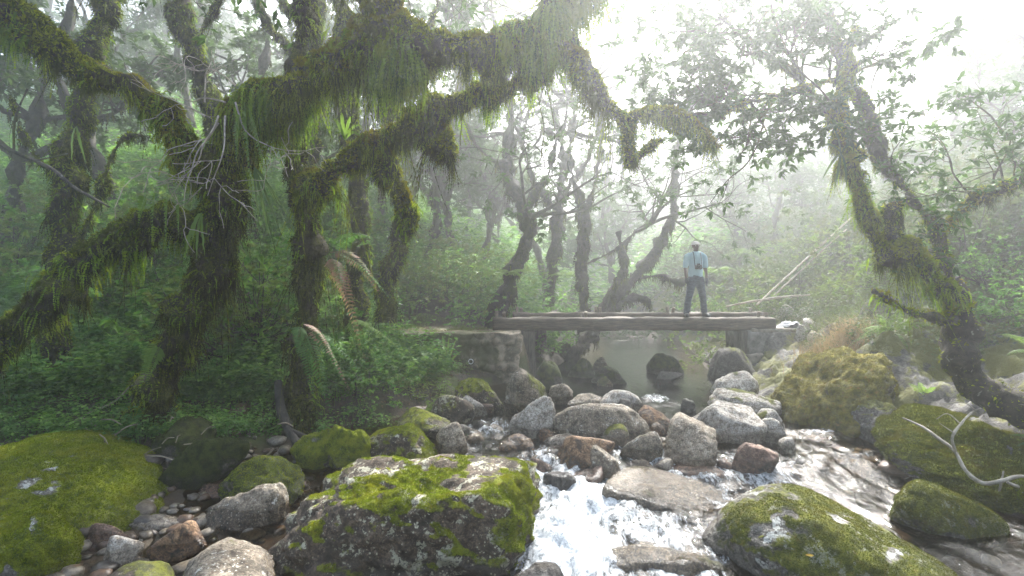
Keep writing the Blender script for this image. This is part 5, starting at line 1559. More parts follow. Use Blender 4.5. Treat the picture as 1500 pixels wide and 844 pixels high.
FB = [(40, 560, .5), (120, 520, .55), (165, 470, .6), (330, 500, .5), (395, 520, .5), (30, 480, .6), (350, 440, .6), (410, 450, .6), (60, 410, .7), (180, 420, .7), (620, 420, .7), (660, 380, .8), (550, 500, .45), (10, 600, .45), (130, 590, .4), (380, 570, .35)]
for k, (a, b, s_) in enumerate(FB):
    r = np.random.default_rng(950 + k)
    Y = hit(a, b + 25)
    X = (a - CX) / FPX * Y
    c = np.array([X, Y, float(ground(X, Y)) + .03])
    R_ = thing('fern', 'green ground fern growing up through the undergrowth of the left bank', 'fern', c, 'ground ferns of the left bank')
    for q in range(8):
        an = q * 2.4 + r.normal(0, .2)
        mb = MB()
        frond(mb, c, c + np.array([math.cos(an), math.sin(an), r.uniform(.15, .5)]) * s_ * r.uniform(.8, 1.15), .4 * s_, r, 20, .17 * s_, .02 * s_)
        mb.build('frond', m_frond_l if k % 2 else m_frond, R_, c, smooth=False)


def straps(label, base, tipsl, Wd, mat, name='strap_fern', seed=0):
    r = np.random.default_rng(seed)
    c = W(*base)
    R_ = thing(name, label, 'fern', c)
    for e in tipsl:
        mb = MB()
        p1 = W(*e)
        n = 12
        t = np.linspace(0, 1, n)[:, None]
        mid = (c + p1) / 2 + np.array([0, -.05, .12])
        C = c * (1 - t) ** 2 + 2 * mid * t * (1 - t) + p1 * t * t
        T = norm(np.gradient(C, axis=0))
        s = norm(np.cross(T, np.array([r.normal(0, .4), -1, .2])))
        u = np.cross(s, T)
        w_ = Wd * np.sin(np.pi * (.06 + .92 * t)) ** .7 * r.uniform(.8, 1.2)
        wav = np.sin(t * 26 + r.uniform(0, 6)) * Wd * .35
        V = np.concatenate([C + s * w_ + u * wav, C, C - s * w_ + u * wav * .7])
        k = np.arange(n - 1)[:, None]
        mb.add(V, np.concatenate([k + [0, n, n + 1, 1], k + [n, 2 * n, 2 * n + 1, n + 1]]))
        mb.build('leaf', mat, R_, c)
    return R_


straps('clump of long strap leaves spilling off the right side of the great trunk', (372, 245, 5.5), [(408, 300, 5.3), (432, 335, 5.3), (418, 325, 5.25), (405, 375, 5.3), (395, 350, 5.25), (380, 330, 5.2), (388, 310, 5.25), (412, 345, 5.3)], .012, m_strap, seed=3)
straps('broad wavy strap leaves hanging on the great trunk below the dead twigs', (296, 312, 5.55), [(288, 380, 5.45), (272, 372, 5.4), (300, 375, 5.4), (282, 350, 5.4)], .017, m_frond_l, seed=4)
straps('two pale twisted strap leaves dangling below the upper left limb', (112, 185, 5.3), [(106, 238, 5.25), (126, 240, 5.25)], .014, m_strap, seed=5)
straps('rosette of upright strap leaves on the moss between the two arching limbs', (505, 205, 6.3), [(488, 175, 6.2), (500, 165, 6.25), (518, 170, 6.2), (530, 185, 6.2), (490, 198, 6.1), (528, 200, 6.15)], .022, m_frond_l, seed=6)
straps('narrow-leaved epiphyte in the fork of the right-hand tree', (1232, 225, 6.7), [(1200, 215, 6.6), (1205, 262, 6.6), (1222, 278, 6.55), (1240, 275, 6.5), (1262, 200, 6.6), (1215, 180, 6.6)], .016, m_strap, seed=7)
straps('rush-like tuft with blade leaves growing at the foot of the wall', (655, 540, 10.4), [(640, 500, 10.3), (648, 492, 10.3), (658, 492, 10.2), (668, 498, 10.2), (676, 515, 10.2), (630, 518, 10.2)], .022, m_frond_l, name='rush_tuft', seed=8)

# ------------------------------------------------------------------ the right-hand tree
g0 = W(1540, 640, 5.7)
T7 = thing('mossy_tree', 'curving mossy tree leaning in from the right edge, leafy crown against bright mist', 'tree', g0)
limb(T7, 'trunk', [(1640, 690, 5.2, 0.205), (1560, 640, 5.6, 0.180), (1500, 604, 5.8, 0.172), (1455, 578, 6.0, 0.172), (1415, 552, 6.2, 0.172), (1402, 520, 6.25, 0.164), (1408, 480, 6.3, 0.156), (1402, 440, 6.35, 0.148), (1385, 415, 6.4, 0.139)], 60, .04, 30, 140, .006, .06, mat=bark_mat('right_tree_bark', (.02, .015, .011), (.07, .055, .04), (.12, .12, .014), (.05, .055, .008), .32, pale=.5), tl=.025)
limb(T7, 'branch', [(1400, 455, 6.35, 0.131), (1370, 410, 6.4, 0.139), (1330, 380, 6.5, 0.139), (1292, 352, 6.6, 0.131), (1270, 318, 6.7, 0.098), (1258, 280, 6.75, 0.074), (1245, 240, 6.8, 0.070), (1235, 205, 6.9, 0.070), (1228, 160, 7.0, 0.057), (1240, 110, 7.2, 0.049), (1252, 40, 7.4, 0.041)], 61, .24, 1500, 3000, .008, .07, filmy=120, tmat=m_moss['bright'])
limb(T7, 'branch', [(1300, 352, 6.55, 0.074), (1312, 320, 6.5, 0.082), (1304, 298, 6.5, 0.066)], 62, .14, 2200, 2800, .008, .05, tmat=m_tuft, mmat=m_hang_d)
limb(T7, 'branch', [(1398, 430, 6.38, 0.082), (1385, 380, 6.5, 0.061), (1372, 335, 6.6, 0.061), (1338, 292, 6.75, 0.070), (1305, 255, 6.9, 0.082), (1285, 215, 7.05, 0.082), (1268, 170, 7.2, 0.082), (1248, 120, 7.4, 0.082), (1228, 75, 7.6, 0.082), (1215, 25, 7.8, 0.074), (1195, -50, 8.0, 0.066)], 63, .08, 500, 500, .007, .04, mat=m_bark_b, tmat=m_hang, mmat=m_hang)
limb(T7, 'branch', [(1262, 235, 6.95, 0.057), (1245, 215, 6.85, 0.066), (1225, 205, 6.75, 0.049)], 64, .12, 2200, 2200, .008, .04)
limb(T7, 'branch', [(1370, 340, 6.6, 0.041), (1395, 325, 6.55, 0.037), (1412, 312, 6.5, 0.049), (1425, 292, 6.45, 0.082), (1455, 280, 6.4, 0.090), (1490, 270, 6.35, 0.082), (1540, 262, 6.3, 0.082)], 65, .16, 1700, 2600, .008, .06, mmat=m_hang_d)
limb(T7, 'branch', [(1392, 468, 6.32, 0.049), (1362, 463, 6.25, 0.041), (1330, 455, 6.2, 0.037), (1305, 440, 6.12, 0.034), (1280, 427, 6.05, 0.030)], 66, .03, 300, 1600, .005, .04, mat=m_bark_b, tl=.015, label='short broken stub')
limb(T7, 'branch', [(1248, 125, 7.4, 0.057), (1215, 118, 7.4, 0.053), (1180, 128, 7.3, 0.049), (1140, 140, 7.2, 0.041), (1100, 150, 7.1, 0.033), (1060, 165, 7.0, 0.021)], 67, .10, 800, 900, .008, .04)
limb(T7, 'branch', [(1240, 160, 7.2, 0.049), (1200, 150, 7.2, 0.045), (1165, 110, 7.3, 0.037), (1120, 80, 7.4, 0.029), (1080, 50, 7.5, 0.016)], 68, .08, 700, 800, .008, .03)
# fine hanging boughs of the same crown
for pts_ in ([(1236, 180, 6.9, .014), (1205, 135, 6.8, .014), (1165, 95, 6.7, .012), (1135, 30, 6.6, .012), (1128, -10, 6.5, .012)], [(1125, 15, 6.55, .011), (1095, 55, 6.5, .01), (1082, 100, 6.5, .007)],
             [(1120, 175, 7.0, .010), (1108, 215, 6.9, .010), (1092, 242, 6.8, .009), (1065, 265, 6.7, .008), (1040, 298, 6.6, .004)], [(1068, 262, 6.7, .006), (1060, 285, 6.65, .004), (1052, 300, 6.6, .003)]):
    mb = MB()
    tube(mb, np.array([(*W(a, b, c), d) for a, b, c, d in pts_]), .03, 6, .004, 14, 5)
    mb.build('branch', m_bark, T7, T7.location)
rr = np.random.default_rng(31)
wood, tips = [], []
def spray(a, b, Y, c, d, Y2, L=None, depth=2, rad=.022, kids=4, bend=.4):
    o_, e_ = W(a, b, Y), W(c, d, Y2)
    branching(o_, e_ - o_, L or np.linalg.norm(e_ - o_), rad, depth, rr, wood, tips, bend, .0, kids)
for a, b, Y, c, d, Y2 in ((1060, 165, 7.0, 985, 185, 6.9), (1100, 150, 7.1, 1010, 110, 7.0), (1140, 140, 7.2, 1050, 230, 7.0), (1080, 50, 7.5, 960, 60, 7.4), (1120, 80, 7.4, 1000, 20, 7.5), (1165, 110, 7.3, 1080, 0, 7.4), (1100, 150, 7.1, 1120, 215, 6.9),
                          (1180, 128, 7.3, 1150, 200, 7.1), (1228, 75, 7.6, 1150, 20, 7.7), (1215, 25, 7.8, 1130, -40, 7.8), (1195, -50, 8, 1090, -60, 8), (1165, 110, 7.3, 1200, 30, 7.2), (1200, 150, 7.2, 1190, 205, 6.9), (1080, 50, 7.5, 1030, -30, 7.6), (1240, 110, 7.2, 1290, 40, 7.2),
                          (1060, 165, 7.0, 975, 130, 7.2), (1120, 80, 7.4, 1040, 80, 7.0), (1215, 25, 7.8, 1290, -30, 7.8), (1140, 140, 7.2, 1060, 110, 6.9), (1215, 118, 7.4, 1230, 40, 7.1), (1100, 150, 7.1, 1010, 160, 7.4), (1180, 128, 7.3, 1110, 40, 7.0)):
    spray(a, b, Y, c, d, Y2, kids=5)
    spray(a + rr.uniform(-15, 15), b + rr.uniform(-10, 10), Y, c + rr.uniform(-60, 60), d + rr.uniform(-45, 45), Y2 + rr.uniform(-.4, .5), kids=2)
crown(T7, wood, tips, rr, 18, .10, .023, [m_bark, m_leaf])
wood, tips = [], []
for a, b, Y, c, d, Y2 in ((1425, 290, 6.4, 1350, 215, 6.2), (1455, 280, 6.35, 1420, 190, 6.2), (1490, 270, 6.3, 1470, 190, 6.1), (1455, 280, 6.4, 1370, 250, 6.3), (1500, 265, 6.3, 1520, 170, 6.1), (1470, 275, 6.35, 1440, 150, 6.4), (1480, 200, 6.2, 1385, 150, 6.3), (1490, 270, 6.3, 1510, 225, 6.0), (1440, 280, 6.4, 1320, 270, 6.3)):
    spray(a, b, Y, c, d, Y2, depth=2, rad=.014, kids=4)
for a, b, Y, c, d, Y2 in ((1300, 250, 6.9, 1340, 170, 6.7), (1290, 230, 6.95, 1330, 240, 6.7), (1275, 190, 7.1, 1310, 140, 6.9), (1370, 335, 6.6, 1340, 300, 6.4), (1385, 380, 6.5, 1355, 350, 6.3)):
    spray(a, b, Y, c, d, Y2, depth=2, rad=.010, kids=3)
crown(T7, wood, tips, rr, 9, .10, .021, [m_bark, m_leaf])

# ------------------------------------------------------------------ misty trees with a place of their own behind the bridge
MID = [
    ('stout leaning mossy trunk just left of the bridge end, skirted with withered fronds', [(722, 500, 13.4, 0.259), (732, 455, 13.3, 0.216), (752, 400, 13.2, 0.194), (770, 350, 13.2, 0.180), (764, 300, 13.3, 0.144), (742, 245, 13.5, 0.130), (748, 170, 14, 0.108), (735, 80, 14.5, 0.086)], [[(765, 310, 13.2, 0.086), (800, 262, 13.4, 0.065), (815, 200, 13.7, 0.043)], [(770, 350, 13.2, 0.115), (782, 332, 13.1, 0.086), (778, 318, 13.0, 0.058)], [(745, 250, 13.5, 0.072), (700, 215, 13.6, 0.058), (670, 150, 14, 0.036)]]),
    ('straight slim trunk rising behind the middle of the bridge', [(853, 505, 14.6, 0.144), (854, 440, 14.5, 0.130), (851, 380, 14.5, 0.122), (855, 320, 14.5, 0.115), (848, 280, 14.6, 0.086), (836, 240, 14.8, 0.079), (842, 150, 15.2, 0.065)], [[(855, 312, 14.5, 0.072), (872, 268, 14.6, 0.065), (880, 200, 14.8, 0.050), (868, 120, 15, 0.036)], [(852, 390, 14.5, 0.043), (905, 365, 14.4, 0.036), (930, 340, 14.4, 0.022)]]),
    ('moss-draped tree arching low over the water left of the man', [(815, 575, 12.4, 0.187), (832, 535, 12.6, 0.158), (852, 505, 13.0, 0.144), (880, 465, 14, 0.158), (905, 430, 14.6, 0.158), (940, 395, 15, 0.158), (965, 360, 15.2, 0.144), (985, 310, 15.4, 0.115), (990, 240, 15.8, 0.086), (1010, 160, 16.4, 0.065)], [[(888, 470, 14.1, 0.115), (905, 448, 14.3, 0.108), (930, 436, 14.5, 0.101), (948, 442, 14.5, 0.086), (954, 456, 14.5, 0.043)], [(925, 410, 14.9, 0.101), (960, 405, 14.9, 0.086), (1003, 413, 14.8, 0.086)], [(870, 478, 13.8, 0.086), (900, 425, 14.1, 0.079), (915, 385, 14.3, 0.072), (905, 340, 14.5, 0.043)]]),
    ('grey trunk with a forked top between the leaning trunk and the slim one', [(795, 480, 16.4, 0.173), (806, 420, 16.3, 0.158), (814, 360, 16.3, 0.158), (820, 300, 16.4, 0.137), (826, 240, 16.6, 0.108), (812, 160, 17, 0.086)], [[(818, 310, 16.4, 0.072), (780, 262, 16.3, 0.058), (762, 200, 16.4, 0.036)], [(822, 290, 16.4, 0.079), (860, 235, 16.6, 0.065), (880, 170, 17, 0.043)]]),
]
rm = np.random.default_rng(61)
for k, (lb, tr_p, subs) in enumerate(MID):
    a, b, c, d = tr_p[0]
    R_ = thing('mossy_tree', lb, 'tree', W(a, b, c), 'misty trees behind the bridge')
    limb(R_, 'trunk', tr_p, 80 + k * 5, .3, 260, 200, .022, .09, step=.14, seg=10, mat=m_bark_f, mmat=m_hang_d, tmat=m_hang_d)
    for q, sp in enumerate(subs):
        limb(R_, 'branch', sp, 81 + k * 5 + q, .42 if k == 2 else .25, 420, 200, .024, .07, step=.12, seg=8, mat=m_bark_f, mmat=m_hang_d, tmat=m_hang_d)
    wood, tips = [], []
    for q in range(11):
        e = ([tr_p] + subs)[0 if k == 2 else q % (1 + min(2, len(subs)))][-1]
        branching(W(*e[:3]), (rm.normal(0, .9), rm.normal(0, .9), .45), 2.6, .06, 2, rm, wood, tips, .35, .02, 4)
    crown(R_, wood, tips, rm, 15, .14, .034, [m_bark_f, m_leaf_f], simple=True)


# ------------------------------------------------------------------ the forest in the mist: prototypes and copies
def proto_tree(seed, H, lean, rad, spread, forks):
    r = np.random.default_rng(seed)
    R_ = bpy.data.objects.new('forest_tree', None)
    COL.objects.link(R_)
    pts = [np.array([0, 0, -.6, rad * 1.3])]
    p, q = np.array([0, 0, -.2]), norm(np.array([lean, r.normal(0, .1), 1.]))
    n = 9
    for i in range(n):
        q = norm(q + r.normal(0, .16, 3) + np.array([-lean * .12, 0, .12]))
        p = p + q * H / n
        pts.append(np.array([*p, rad * (1 - .72 * (i + 1) / n)]))
    limb(R_, 'trunk', None, seed, .3, 120, 60, .03, .08, step=.3, seg=9, mat=m_bark_f, mmat=m_hang_d, tmat=m_hang_d, world=pts)
    wood, tips = [], []
    for k in range(forks):
        i = r.integers(n // 2 - 1, n + 1)
        an = r.uniform(0, 6.28)
        d = np.array([math.cos(an), math.sin(an), r.uniform(.15, .8)])
        bp_ = [pts[i].copy()]
        bp_[0][3] *= .6
        pp, dd = pts[i][:3], norm(d)
        for j in range(4):
            dd = norm(dd + r.normal(0, .22, 3) + np.array([0, 0, .06]))
            pp = pp + dd * spread / 4
            bp_.append(np.array([*pp, bp_[0][3] * (1 - .2 * (j + 1))]))
        limb(R_, 'branch', None, seed + k, .25, 160, 60, .03, .05, step=.25, seg=7, mat=m_bark_f, mmat=m_hang_d, tmat=m_hang_d, world=bp_)
        for j in (2, 3, 4):
            for _ in range(2):
                branching(bp_[j][:3], dd + r.normal(0, .9, 3) * np.array([1, 1, .5]), spread * .46, .03, 2, r, wood, tips, .35, .05, 3, 4)
    crown(R_, wood, tips, r, 12, .17, .045, [m_bark_f, m_leaf_f], seg=4, simple=True, spread=1.2)
    return R_


protos = [proto_tree(201, 8.5, .12, .17, 2.3, 7), proto_tree(202, 10, -.1, .16, 2.1, 7), proto_tree(203, 7.5, .35, .15, 2.6, 6), proto_tree(204, 9, .05, .13, 2.0, 8), proto_tree(205, 6.5, -.4, .14, 2.4, 6)]
# (picture column of the foot, distance, prototype, size, turn, label or None for the far ones nobody could tell apart)
G_FAR = 'far forest trees that are only pale shapes in the mist'
FOREST = [
    (20, 12.0, 0, 1.00, 0, 'misty forest tree at the left picture edge behind the arching limb'), (190, 12.5, 1, 1.00, 1, 'tall misty tree seen between the left edge tree and the leaning pale one'), (390, 13.5, 3, 1.10, 2, 'misty tree behind the forked dark tree at upper left'),
    (620, 18.0, 1, 1.04, 3, 'misty tree rising behind the bushes left of the bridge'), (675, 20.4, 0, 1.16, 4, 'grey tree in the mist left of the stout leaning trunk'), (560, 19.2, 2, 1.16, .5, 'slanting tree half hidden behind the crooked mossy one'),
    (300, 19.2, 2, 1.28, 2.2, 'slanting misty tree behind the great fork'), (110, 18.6, 4, 1.39, 1.2, 'broad tree in the dark forest at far left'), (480, 21.6, 3, 1.28, 5, 'pale tree seen above the arching limb'),
    (700, 31.9, 3, 1.36, 1.5, 'faint straight tree above the left end of the bridge'), (770, 34.8, 0, 1.36, 2.5, 'faint tree between the trunks behind the bridge'), (905, 34.8, 4, 1.36, .8, 'faint spreading tree above the middle of the stream'),
    (1010, 39.1, 2, 1.22, 4.4, 'ghostly tree straight behind the man'), (1120, 39.1, 4, 1.22, 3.3, 'ghostly tree on the right slope above the leaning poles'), (1340, 19.2, 4, 0.72, 1.1, 'bushy tree on the right slope behind the curving tree'),
    (1480, 13.0, 2, 0.75, 3.0, 'leafy tree on the right slope at the picture edge'), (1430, 29.0, 0, 1.09, .4, 'pale tree high on the right slope'), (1250, 43.5, 3, 1.09, 2, None), (1180, 49.3, 0, 1.09, 2, None), (860, 46.4, 1, 1.36, 3, None), (950, 52.2, 0, 1.36, 1, None), (780, 49.3, 2, 1.50, 0, None),
    (640, 40.6, 0, 1.50, 2, None), (560, 37.7, 1, 1.50, 4, None), (420, 34.8, 3, 1.50, 1, None), (260, 31.9, 0, 1.63, 0, None), (80, 31.9, 1, 1.63, 3, None), (1060, 58.0, 4, 1.63, 5, None), (1340, 46.4, 1, 1.22, 2, None), (700, 43.5, 4, 1.63, 2, None), (350, 43.5, 1, 1.63, 2, None), (-80, 18.0, 3, 1.28, 2, None), (180, 40.6, 3, 1.63, 2, None), (1550, 29.0, 3, 1.22, 2, None), (278, 51.4, 2, 1.56, 2.8, None), (895, 53.4, 3, 1.23, 1.4, None), (1642, 49.0, 4, 1.34, 3.8, None), (121, 54.3, 4, 1.29, 0.1, None), (1249, 39.1, 4, 1.12, 4.7, None), (1332, 42.6, 4, 1.46, 5.3, None), (1135, 63.5, 3, 1.46, 3.5, None), (1585, 38.3, 2, 1.15, 0.8, None), (240, 64.9, 3, 1.49, 5.1, None), (608, 60.7, 4, 1.28, 3.5, None), (901, 62.9, 0, 1.53, 5.9, None), (1058, 39.2, 2, 1.58, 5.4, None), (874, 56.8, 1, 1.42, 5.9, None), (330, 38.0, 3, 1.53, 5.9, None), (9, 59.6, 3, 1.55, 0.1, None), (618, 47.3, 0, 1.12, 3.7, None), (-69, 57.0, 2, 1.38, 5.5, None), (352, 41.6, 0, 1.25, 0.5, None), (929, 35.0, 1, 1.59, 1.7, None), (324, 56.1, 2, 1.26, 5.8, None), (1463, 46.1, 3, 1.53, 2.3, None), (1410, 55.8, 0, 1.41, 5.6, None), (762, 47.8, 1, 1.57, 2.6, None), (314, 43.7, 2, 1.11, 2.5, None), (893, 34.6, 4, 1.39, 0.8, None), (990, 44.6, 2, 1.44, 2.1, None), (1122, 57.6, 0, 1.39, 5.7, None), (-111, 45.8, 3, 1.25, 3.6, None), (169, 39.9, 2, 1.52, 1.6, None), (1267, 37.4, 0, 1.59, 4.1, None), (86, 50.0, 2, 1.22, 1.1, None), (633, 56.3, 0, 1.40, 5.7, None), (1064, 41.2, 1, 1.14, 4.5, None), (242, 52.2, 2, 1.21, 0.7, None)]
for i, (a_, b_) in enumerate(((705, 21), (745, 26), (800, 22), (835, 28), (880, 25), (925, 30), (970, 33), (650, 24), (590, 22), (520, 24), (1000, 52), (1080, 52))):
    FOREST.append((a_, b_, (i * 2) % 5, .95 + .1 * (i % 3), i * 1.3, None))
for a_, b_, p_, s_ in ((1080, 24, 0, .9), (1150, 22, 3, .85), (1210, 27, 1, .9), (1120, 31, 4, 1.1), (1390, 17, 3, .75), (1500, 16, 4, .9), (1440, 23, 1, .8)):
    FOREST.append((a_, b_, p_, s_, a_ * .7, None))
FOREST = [q for q in FOREST if not (q[5] is None and 880 < q[0] < 1060 and q[1] < 50)]
for a_, b_, p_, s_ in ((-1.5, -4.5, 3, 1.0), (4, -3.5, 1, .9), (9, .5, 4, 1.1), (1, -9, 2, 1.2)):  # unseen trees added behind and beside the camera to shade mist and rocks
    FOREST.append((a_, b_, p_, s_, a_ * 1.7, 'forest tree standing on the near bank beside the viewpoint'))
used = [False] * len(protos)
for a, Y, pi_, s_, rz, lb in FOREST:
    o = protos[pi_] if not used[pi_] else copy_tree(protos[pi_])
    used[pi_] = True
    X = a if lb and 'viewpoint' in lb else (a - CX) / FPX * Y
    o.location = (X, Y, float(ground(X, Y)) - .15)
    o.rotation_euler = (0, 0, rz)
    o.scale = (s_, s_, s_)
    o['label'] = lb or 'far forest tree, only a pale shape in the mist'
    o['category'] = 'tree'
    o['group'] = ('unseen shade trees added around the viewpoint' if 'viewpoint' in lb else 'forest trees in the mist') if lb else G_FAR
    if 'label' in o and lb is None:
        o['group'] = G_FAR

# ------------------------------------------------------------------ undergrowth
def plantlets(mb, x, y, r, h, k, L, Wd, m=0, stem=True, tilt=.25):
    """small leafy plants: a thin stem with tiers of level leaves"""
    n = len(x)
    z = ground(x, y)
    base = np.stack([x, y, z - .02], -1)
    H = h * r.uniform(.45, 1.3, n)
    lean = norm(np.stack([r.normal(0, tilt, n), r.normal(0, tilt, n) - .12, np.ones(n)], -1))
    t = np.sqrt(r.uniform(.08, 1, (n, k)))
    P = base[:, None] + lean[:, None] * (H[:, None] * t)[..., None]
    a = r.uniform(0, 2 * np.pi, (n, k))
    d = np.stack([np.cos(a), np.sin(a), r.normal(.05, .22, (n, k))], -1)
    P = P + d * (.02 + .12 * H[:, None] * r.uniform(.2, 1, (n, k)))[..., None]
    up = np.array([0, 0, 1.]) + r.normal(0, .28, (n, k, 3))
    s = r.uniform(.55, 1.3, n * k)
    leaves(mb, P.reshape(-1, 3), d.reshape(-1, 3), norm(up.reshape(-1, 3)), L * s, Wd * s, r, fold=.15, droop=.2, m=m, simple=True)
    if stem:
        sd = np.array([.003, .002, 0])
        V = np.stack([base - sd, base + sd, base + lean * H[:, None]], 1).reshape(-1, 3)
        mb.add(V, np.arange(3 * n).reshape(-1, 3), m)


ru = np.random.default_rng(88)


def scatter(n, x0, x1, y0, y1, cond):
    x, y = ru.uniform(x0, x1, n * 4), y0 + (y1 - y0) * ru.random(n * 4) ** 1.3
    dl, dr = banks(x, y)
    k = cond(x, y, dl, dr)
    return x[k][:n], y[k][:n]


def clump(x, y, s, sd):
    return fbm(np.stack([x * s, y * s, 0 * x], -1), 3, sd)


mb = MB()
wallfree = lambda x, y: ~((x > -2.6) & (x < .6) & (y > 9.9) & (y < 13.6))
x, y = scatter(9000, -12, 1, 6.9, 11.5, lambda x, y, l, r: (l > .45) & wallfree(x, y) & (clump(x, y, .8, 3) > -.35))
plantlets(mb, x, y, ru, .5, 8, .10, .036)
x, y = scatter(9000, -20, 1, 9.5, 18, lambda x, y, l, r: (l > .6) & wallfree(x, y) & (clump(x, y, .6, 4) > -.4))
plantlets(mb, x, y, ru, .8, 11, .11, .038)
x, y = scatter(6000, -34, 2, 14, 34, lambda x, y, l, r: (l > .5))
plantlets(mb, x, y, ru, 1.4, 14, .17, .055, stem=False)
x, y = scatter(5000, -40, 12, 24, 80, lambda x, y, l, r: (l > -9))
plantlets(mb, x, y, ru, 2.4, 16, .38, .13, stem=False)
x, y = scatter(2500, -11, -3.5, 6.2, 9.0, lambda x, y, l, r: l > -.6)
plantlets(mb, x, y, ru, .34, 10, .06, .02)
x, y = scatter(3000, -12, -1.2, 5.9, 8.2, lambda x, y, l, r: (l > -.45) & (clump(x, y, 1.1, 33) > -.3))
plantlets(mb, x, y, ru, .26, 9, .055, .018)
tag(mb.build('undergrowth', m_leaf_u, smooth=False), 'dense leafy undergrowth covering the left bank under the trees', 'undergrowth', kind='stuff')
mb = MB()
x, y = scatter(3500, 4.5, 14, 7.5, 13, lambda x, y, l, r: (r > 2.0 + .6 * clump(x, y, .7, 6)) & ~((x > 5.2) & (x < 6.8) & (y > 10.8) & (y < 13)))
plantlets(mb, x, y, ru, .45, 10, .06, .018)
x, y = scatter(5000, 5, 24, 11.5, 22, lambda x, y, l, r: (r > .6) & ~((x > 5.2) & (x < 7) & (y > 10.8) & (y < 13.5)))
plantlets(mb, x, y, ru, .7, 12, .09, .027)
x, y = scatter(4000, 6, 36, 18, 40, lambda x, y, l, r: (r > .3))
plantlets(mb, x, y, ru, 1.4, 14, .2, .06, stem=False)
x, y = scatter(3500, 6, 50, 30, 80, lambda x, y, l, r: (r > .3))
plantlets(mb, x, y, ru, 2.4, 16, .38, .13, stem=False)
tag(mb.build('undergrowth', m_leaf_m, smooth=False), 'pale misty undergrowth covering the right slope behind the landing', 'undergrowth', kind='stuff')


def grass(mb, x, y, r, h, w, z=None, m=0):
    n = len(x)
    z = ground(x, y) if z is None else z
    b = np.stack([x, y, z - .01], -1)
    d = np.stack([r.normal(0, .35, n), r.normal(0, .35, n), np.ones(n)], -1)
    a = r.uniform(0, 6.28, n)
    s = np.stack([np.cos(a), np.sin(a), 0 * a], -1) * w
    H = (h * r.uniform(.4, 1.4, n))[:, None]
    bend = np.stack([r.normal(0, .5, n), r.normal(0, .5, n), 0 * a], -1)
    V = np.stack([b - s, b + s, b + d * H * .55 + s * .7, b + d * H * .55 - s * .7, b + d * H * .9 + bend * H], 1).reshape(-1, 3)
    i = (np.arange(n) * 5)[:, None]
    mb.add(V, i + [0, 1, 2, 3], m)
    mb.add(np.zeros((0, 3)), np.zeros((0, 3), int))
    mb.f.append((i + [3, 2, 4] + (mb.n - 5 * n), m))


mb = MB()
x, y = ru.uniform(-3.2, .1, 9000), ru.uniform(11.0, 13.6, 9000)
k = clump(x, y, 1.6, 9) > .02
grass(mb, x[k], y[k], ru, .07, .004)
x, y = scatter(5000, 4.4, 13, 9, 15, lambda x, y, l, r: (r > .9) & (clump(x, y, .9, 12) > .0) & ~((x > 5.2) & (x < 6.8) & (y > 10.8) & (y < 13)))
grass(mb, x, y, ru, .28, .006)
tag(mb.build('grass', m_grass, smooth=False), 'short grass on the terrace behind the wall and on the right slope', 'grass', kind='stuff')
mb = MB()
c0 = W(1228, 500, 9.4)
x, y = c0[0] + ru.normal(0, .28, 1500), c0[1] + ru.normal(0, .3, 1500)
grass(mb, x, y, ru, .34, .004)
tag(mb.build('dry_grass_tuft', m_dry, loc=(c0[0], c0[1], float(ground(c0[0], c0[1]))), smooth=False), 'pinkish dry grass tuft above the golden moss mound', 'grass tuft')

mb = MB()
x, y = ru.uniform(-2.6, -.5, 900), ru.uniform(8.1, 10.65, 900)
k = clump(x, y, 1.5, 44) > -.15
plantlets(mb, x[k], y[k], ru, .25, 9, .06, .02)
tag(mb.build('undergrowth', m_leaf_l, smooth=False), 'light green seedlings on the bare bank in front of the stone wall', 'undergrowth', kind='stuff')
# leaf litter on the forest floor and terrace
mb = MB()
x, y = scatter(7000, -9, 1, 6.8, 13.5, lambda x, y, l, r: (l > -.1))
z = ground(x, y) + .012
n = len(x)
d = np.stack([ru.normal(0, 1, n), ru.normal(0, 1, n), ru.normal(0, .15, n)], -1)
leaves(mb, np.stack([x, y, z], -1), d, norm(np.array([0, 0, 1.]) + ru.normal(0, .3, (n, 3))), ru.uniform(.03, .07, n), ru.uniform(.01, .018, n), ru, simple=True)
tag(mb.build('leaf_litter', leaf_mat('litter', (.10, .06, .03), (.2, .14, .08), None, .1, .8), smooth=False), 'brown fallen leaves scattered over the left bank and terrace', 'leaf litter', kind='stuff')


def bush(label, px, py, Y, size, n, mat, L=.06, Wd=.02, seed=0, drop=0.0, name='bush', squash=.8):
    """a shrub standing on its own: several arching stems with leaves all along them"""
    r = np.random.default_rng(seed + 700)
    X = (px - CX) / FPX * Y
    base = np.array([X, Y, CAMZ - (py - CY) / FPX * Y])
    R_ = thing(name, label, 'shrub', base)
    wood, tips = [], []
    for k in range(n):
        a = r.uniform(0, 6.28)
        branching(base + np.array([math.cos(a), math.sin(a), 0]) * size * .12, (math.cos(a) * .9, math.sin(a) * .9 - .15, 1.0 * squash - drop), size * r.uniform(.5, 1.0), .010, 2, r, wood, tips, .3, .03 - drop * .12, 4)
    crown(R_, wood, tips, r, 9, L, Wd, [m_twig_d, mat], seg=4, name='foliage', simple=True)
    st = MB()
    for P in wood[::max(1, len(wood) // n)][:1]:
        tube(st, P, .06, 6, 0)
    st.build('stem', m_twig_d, R_, base)


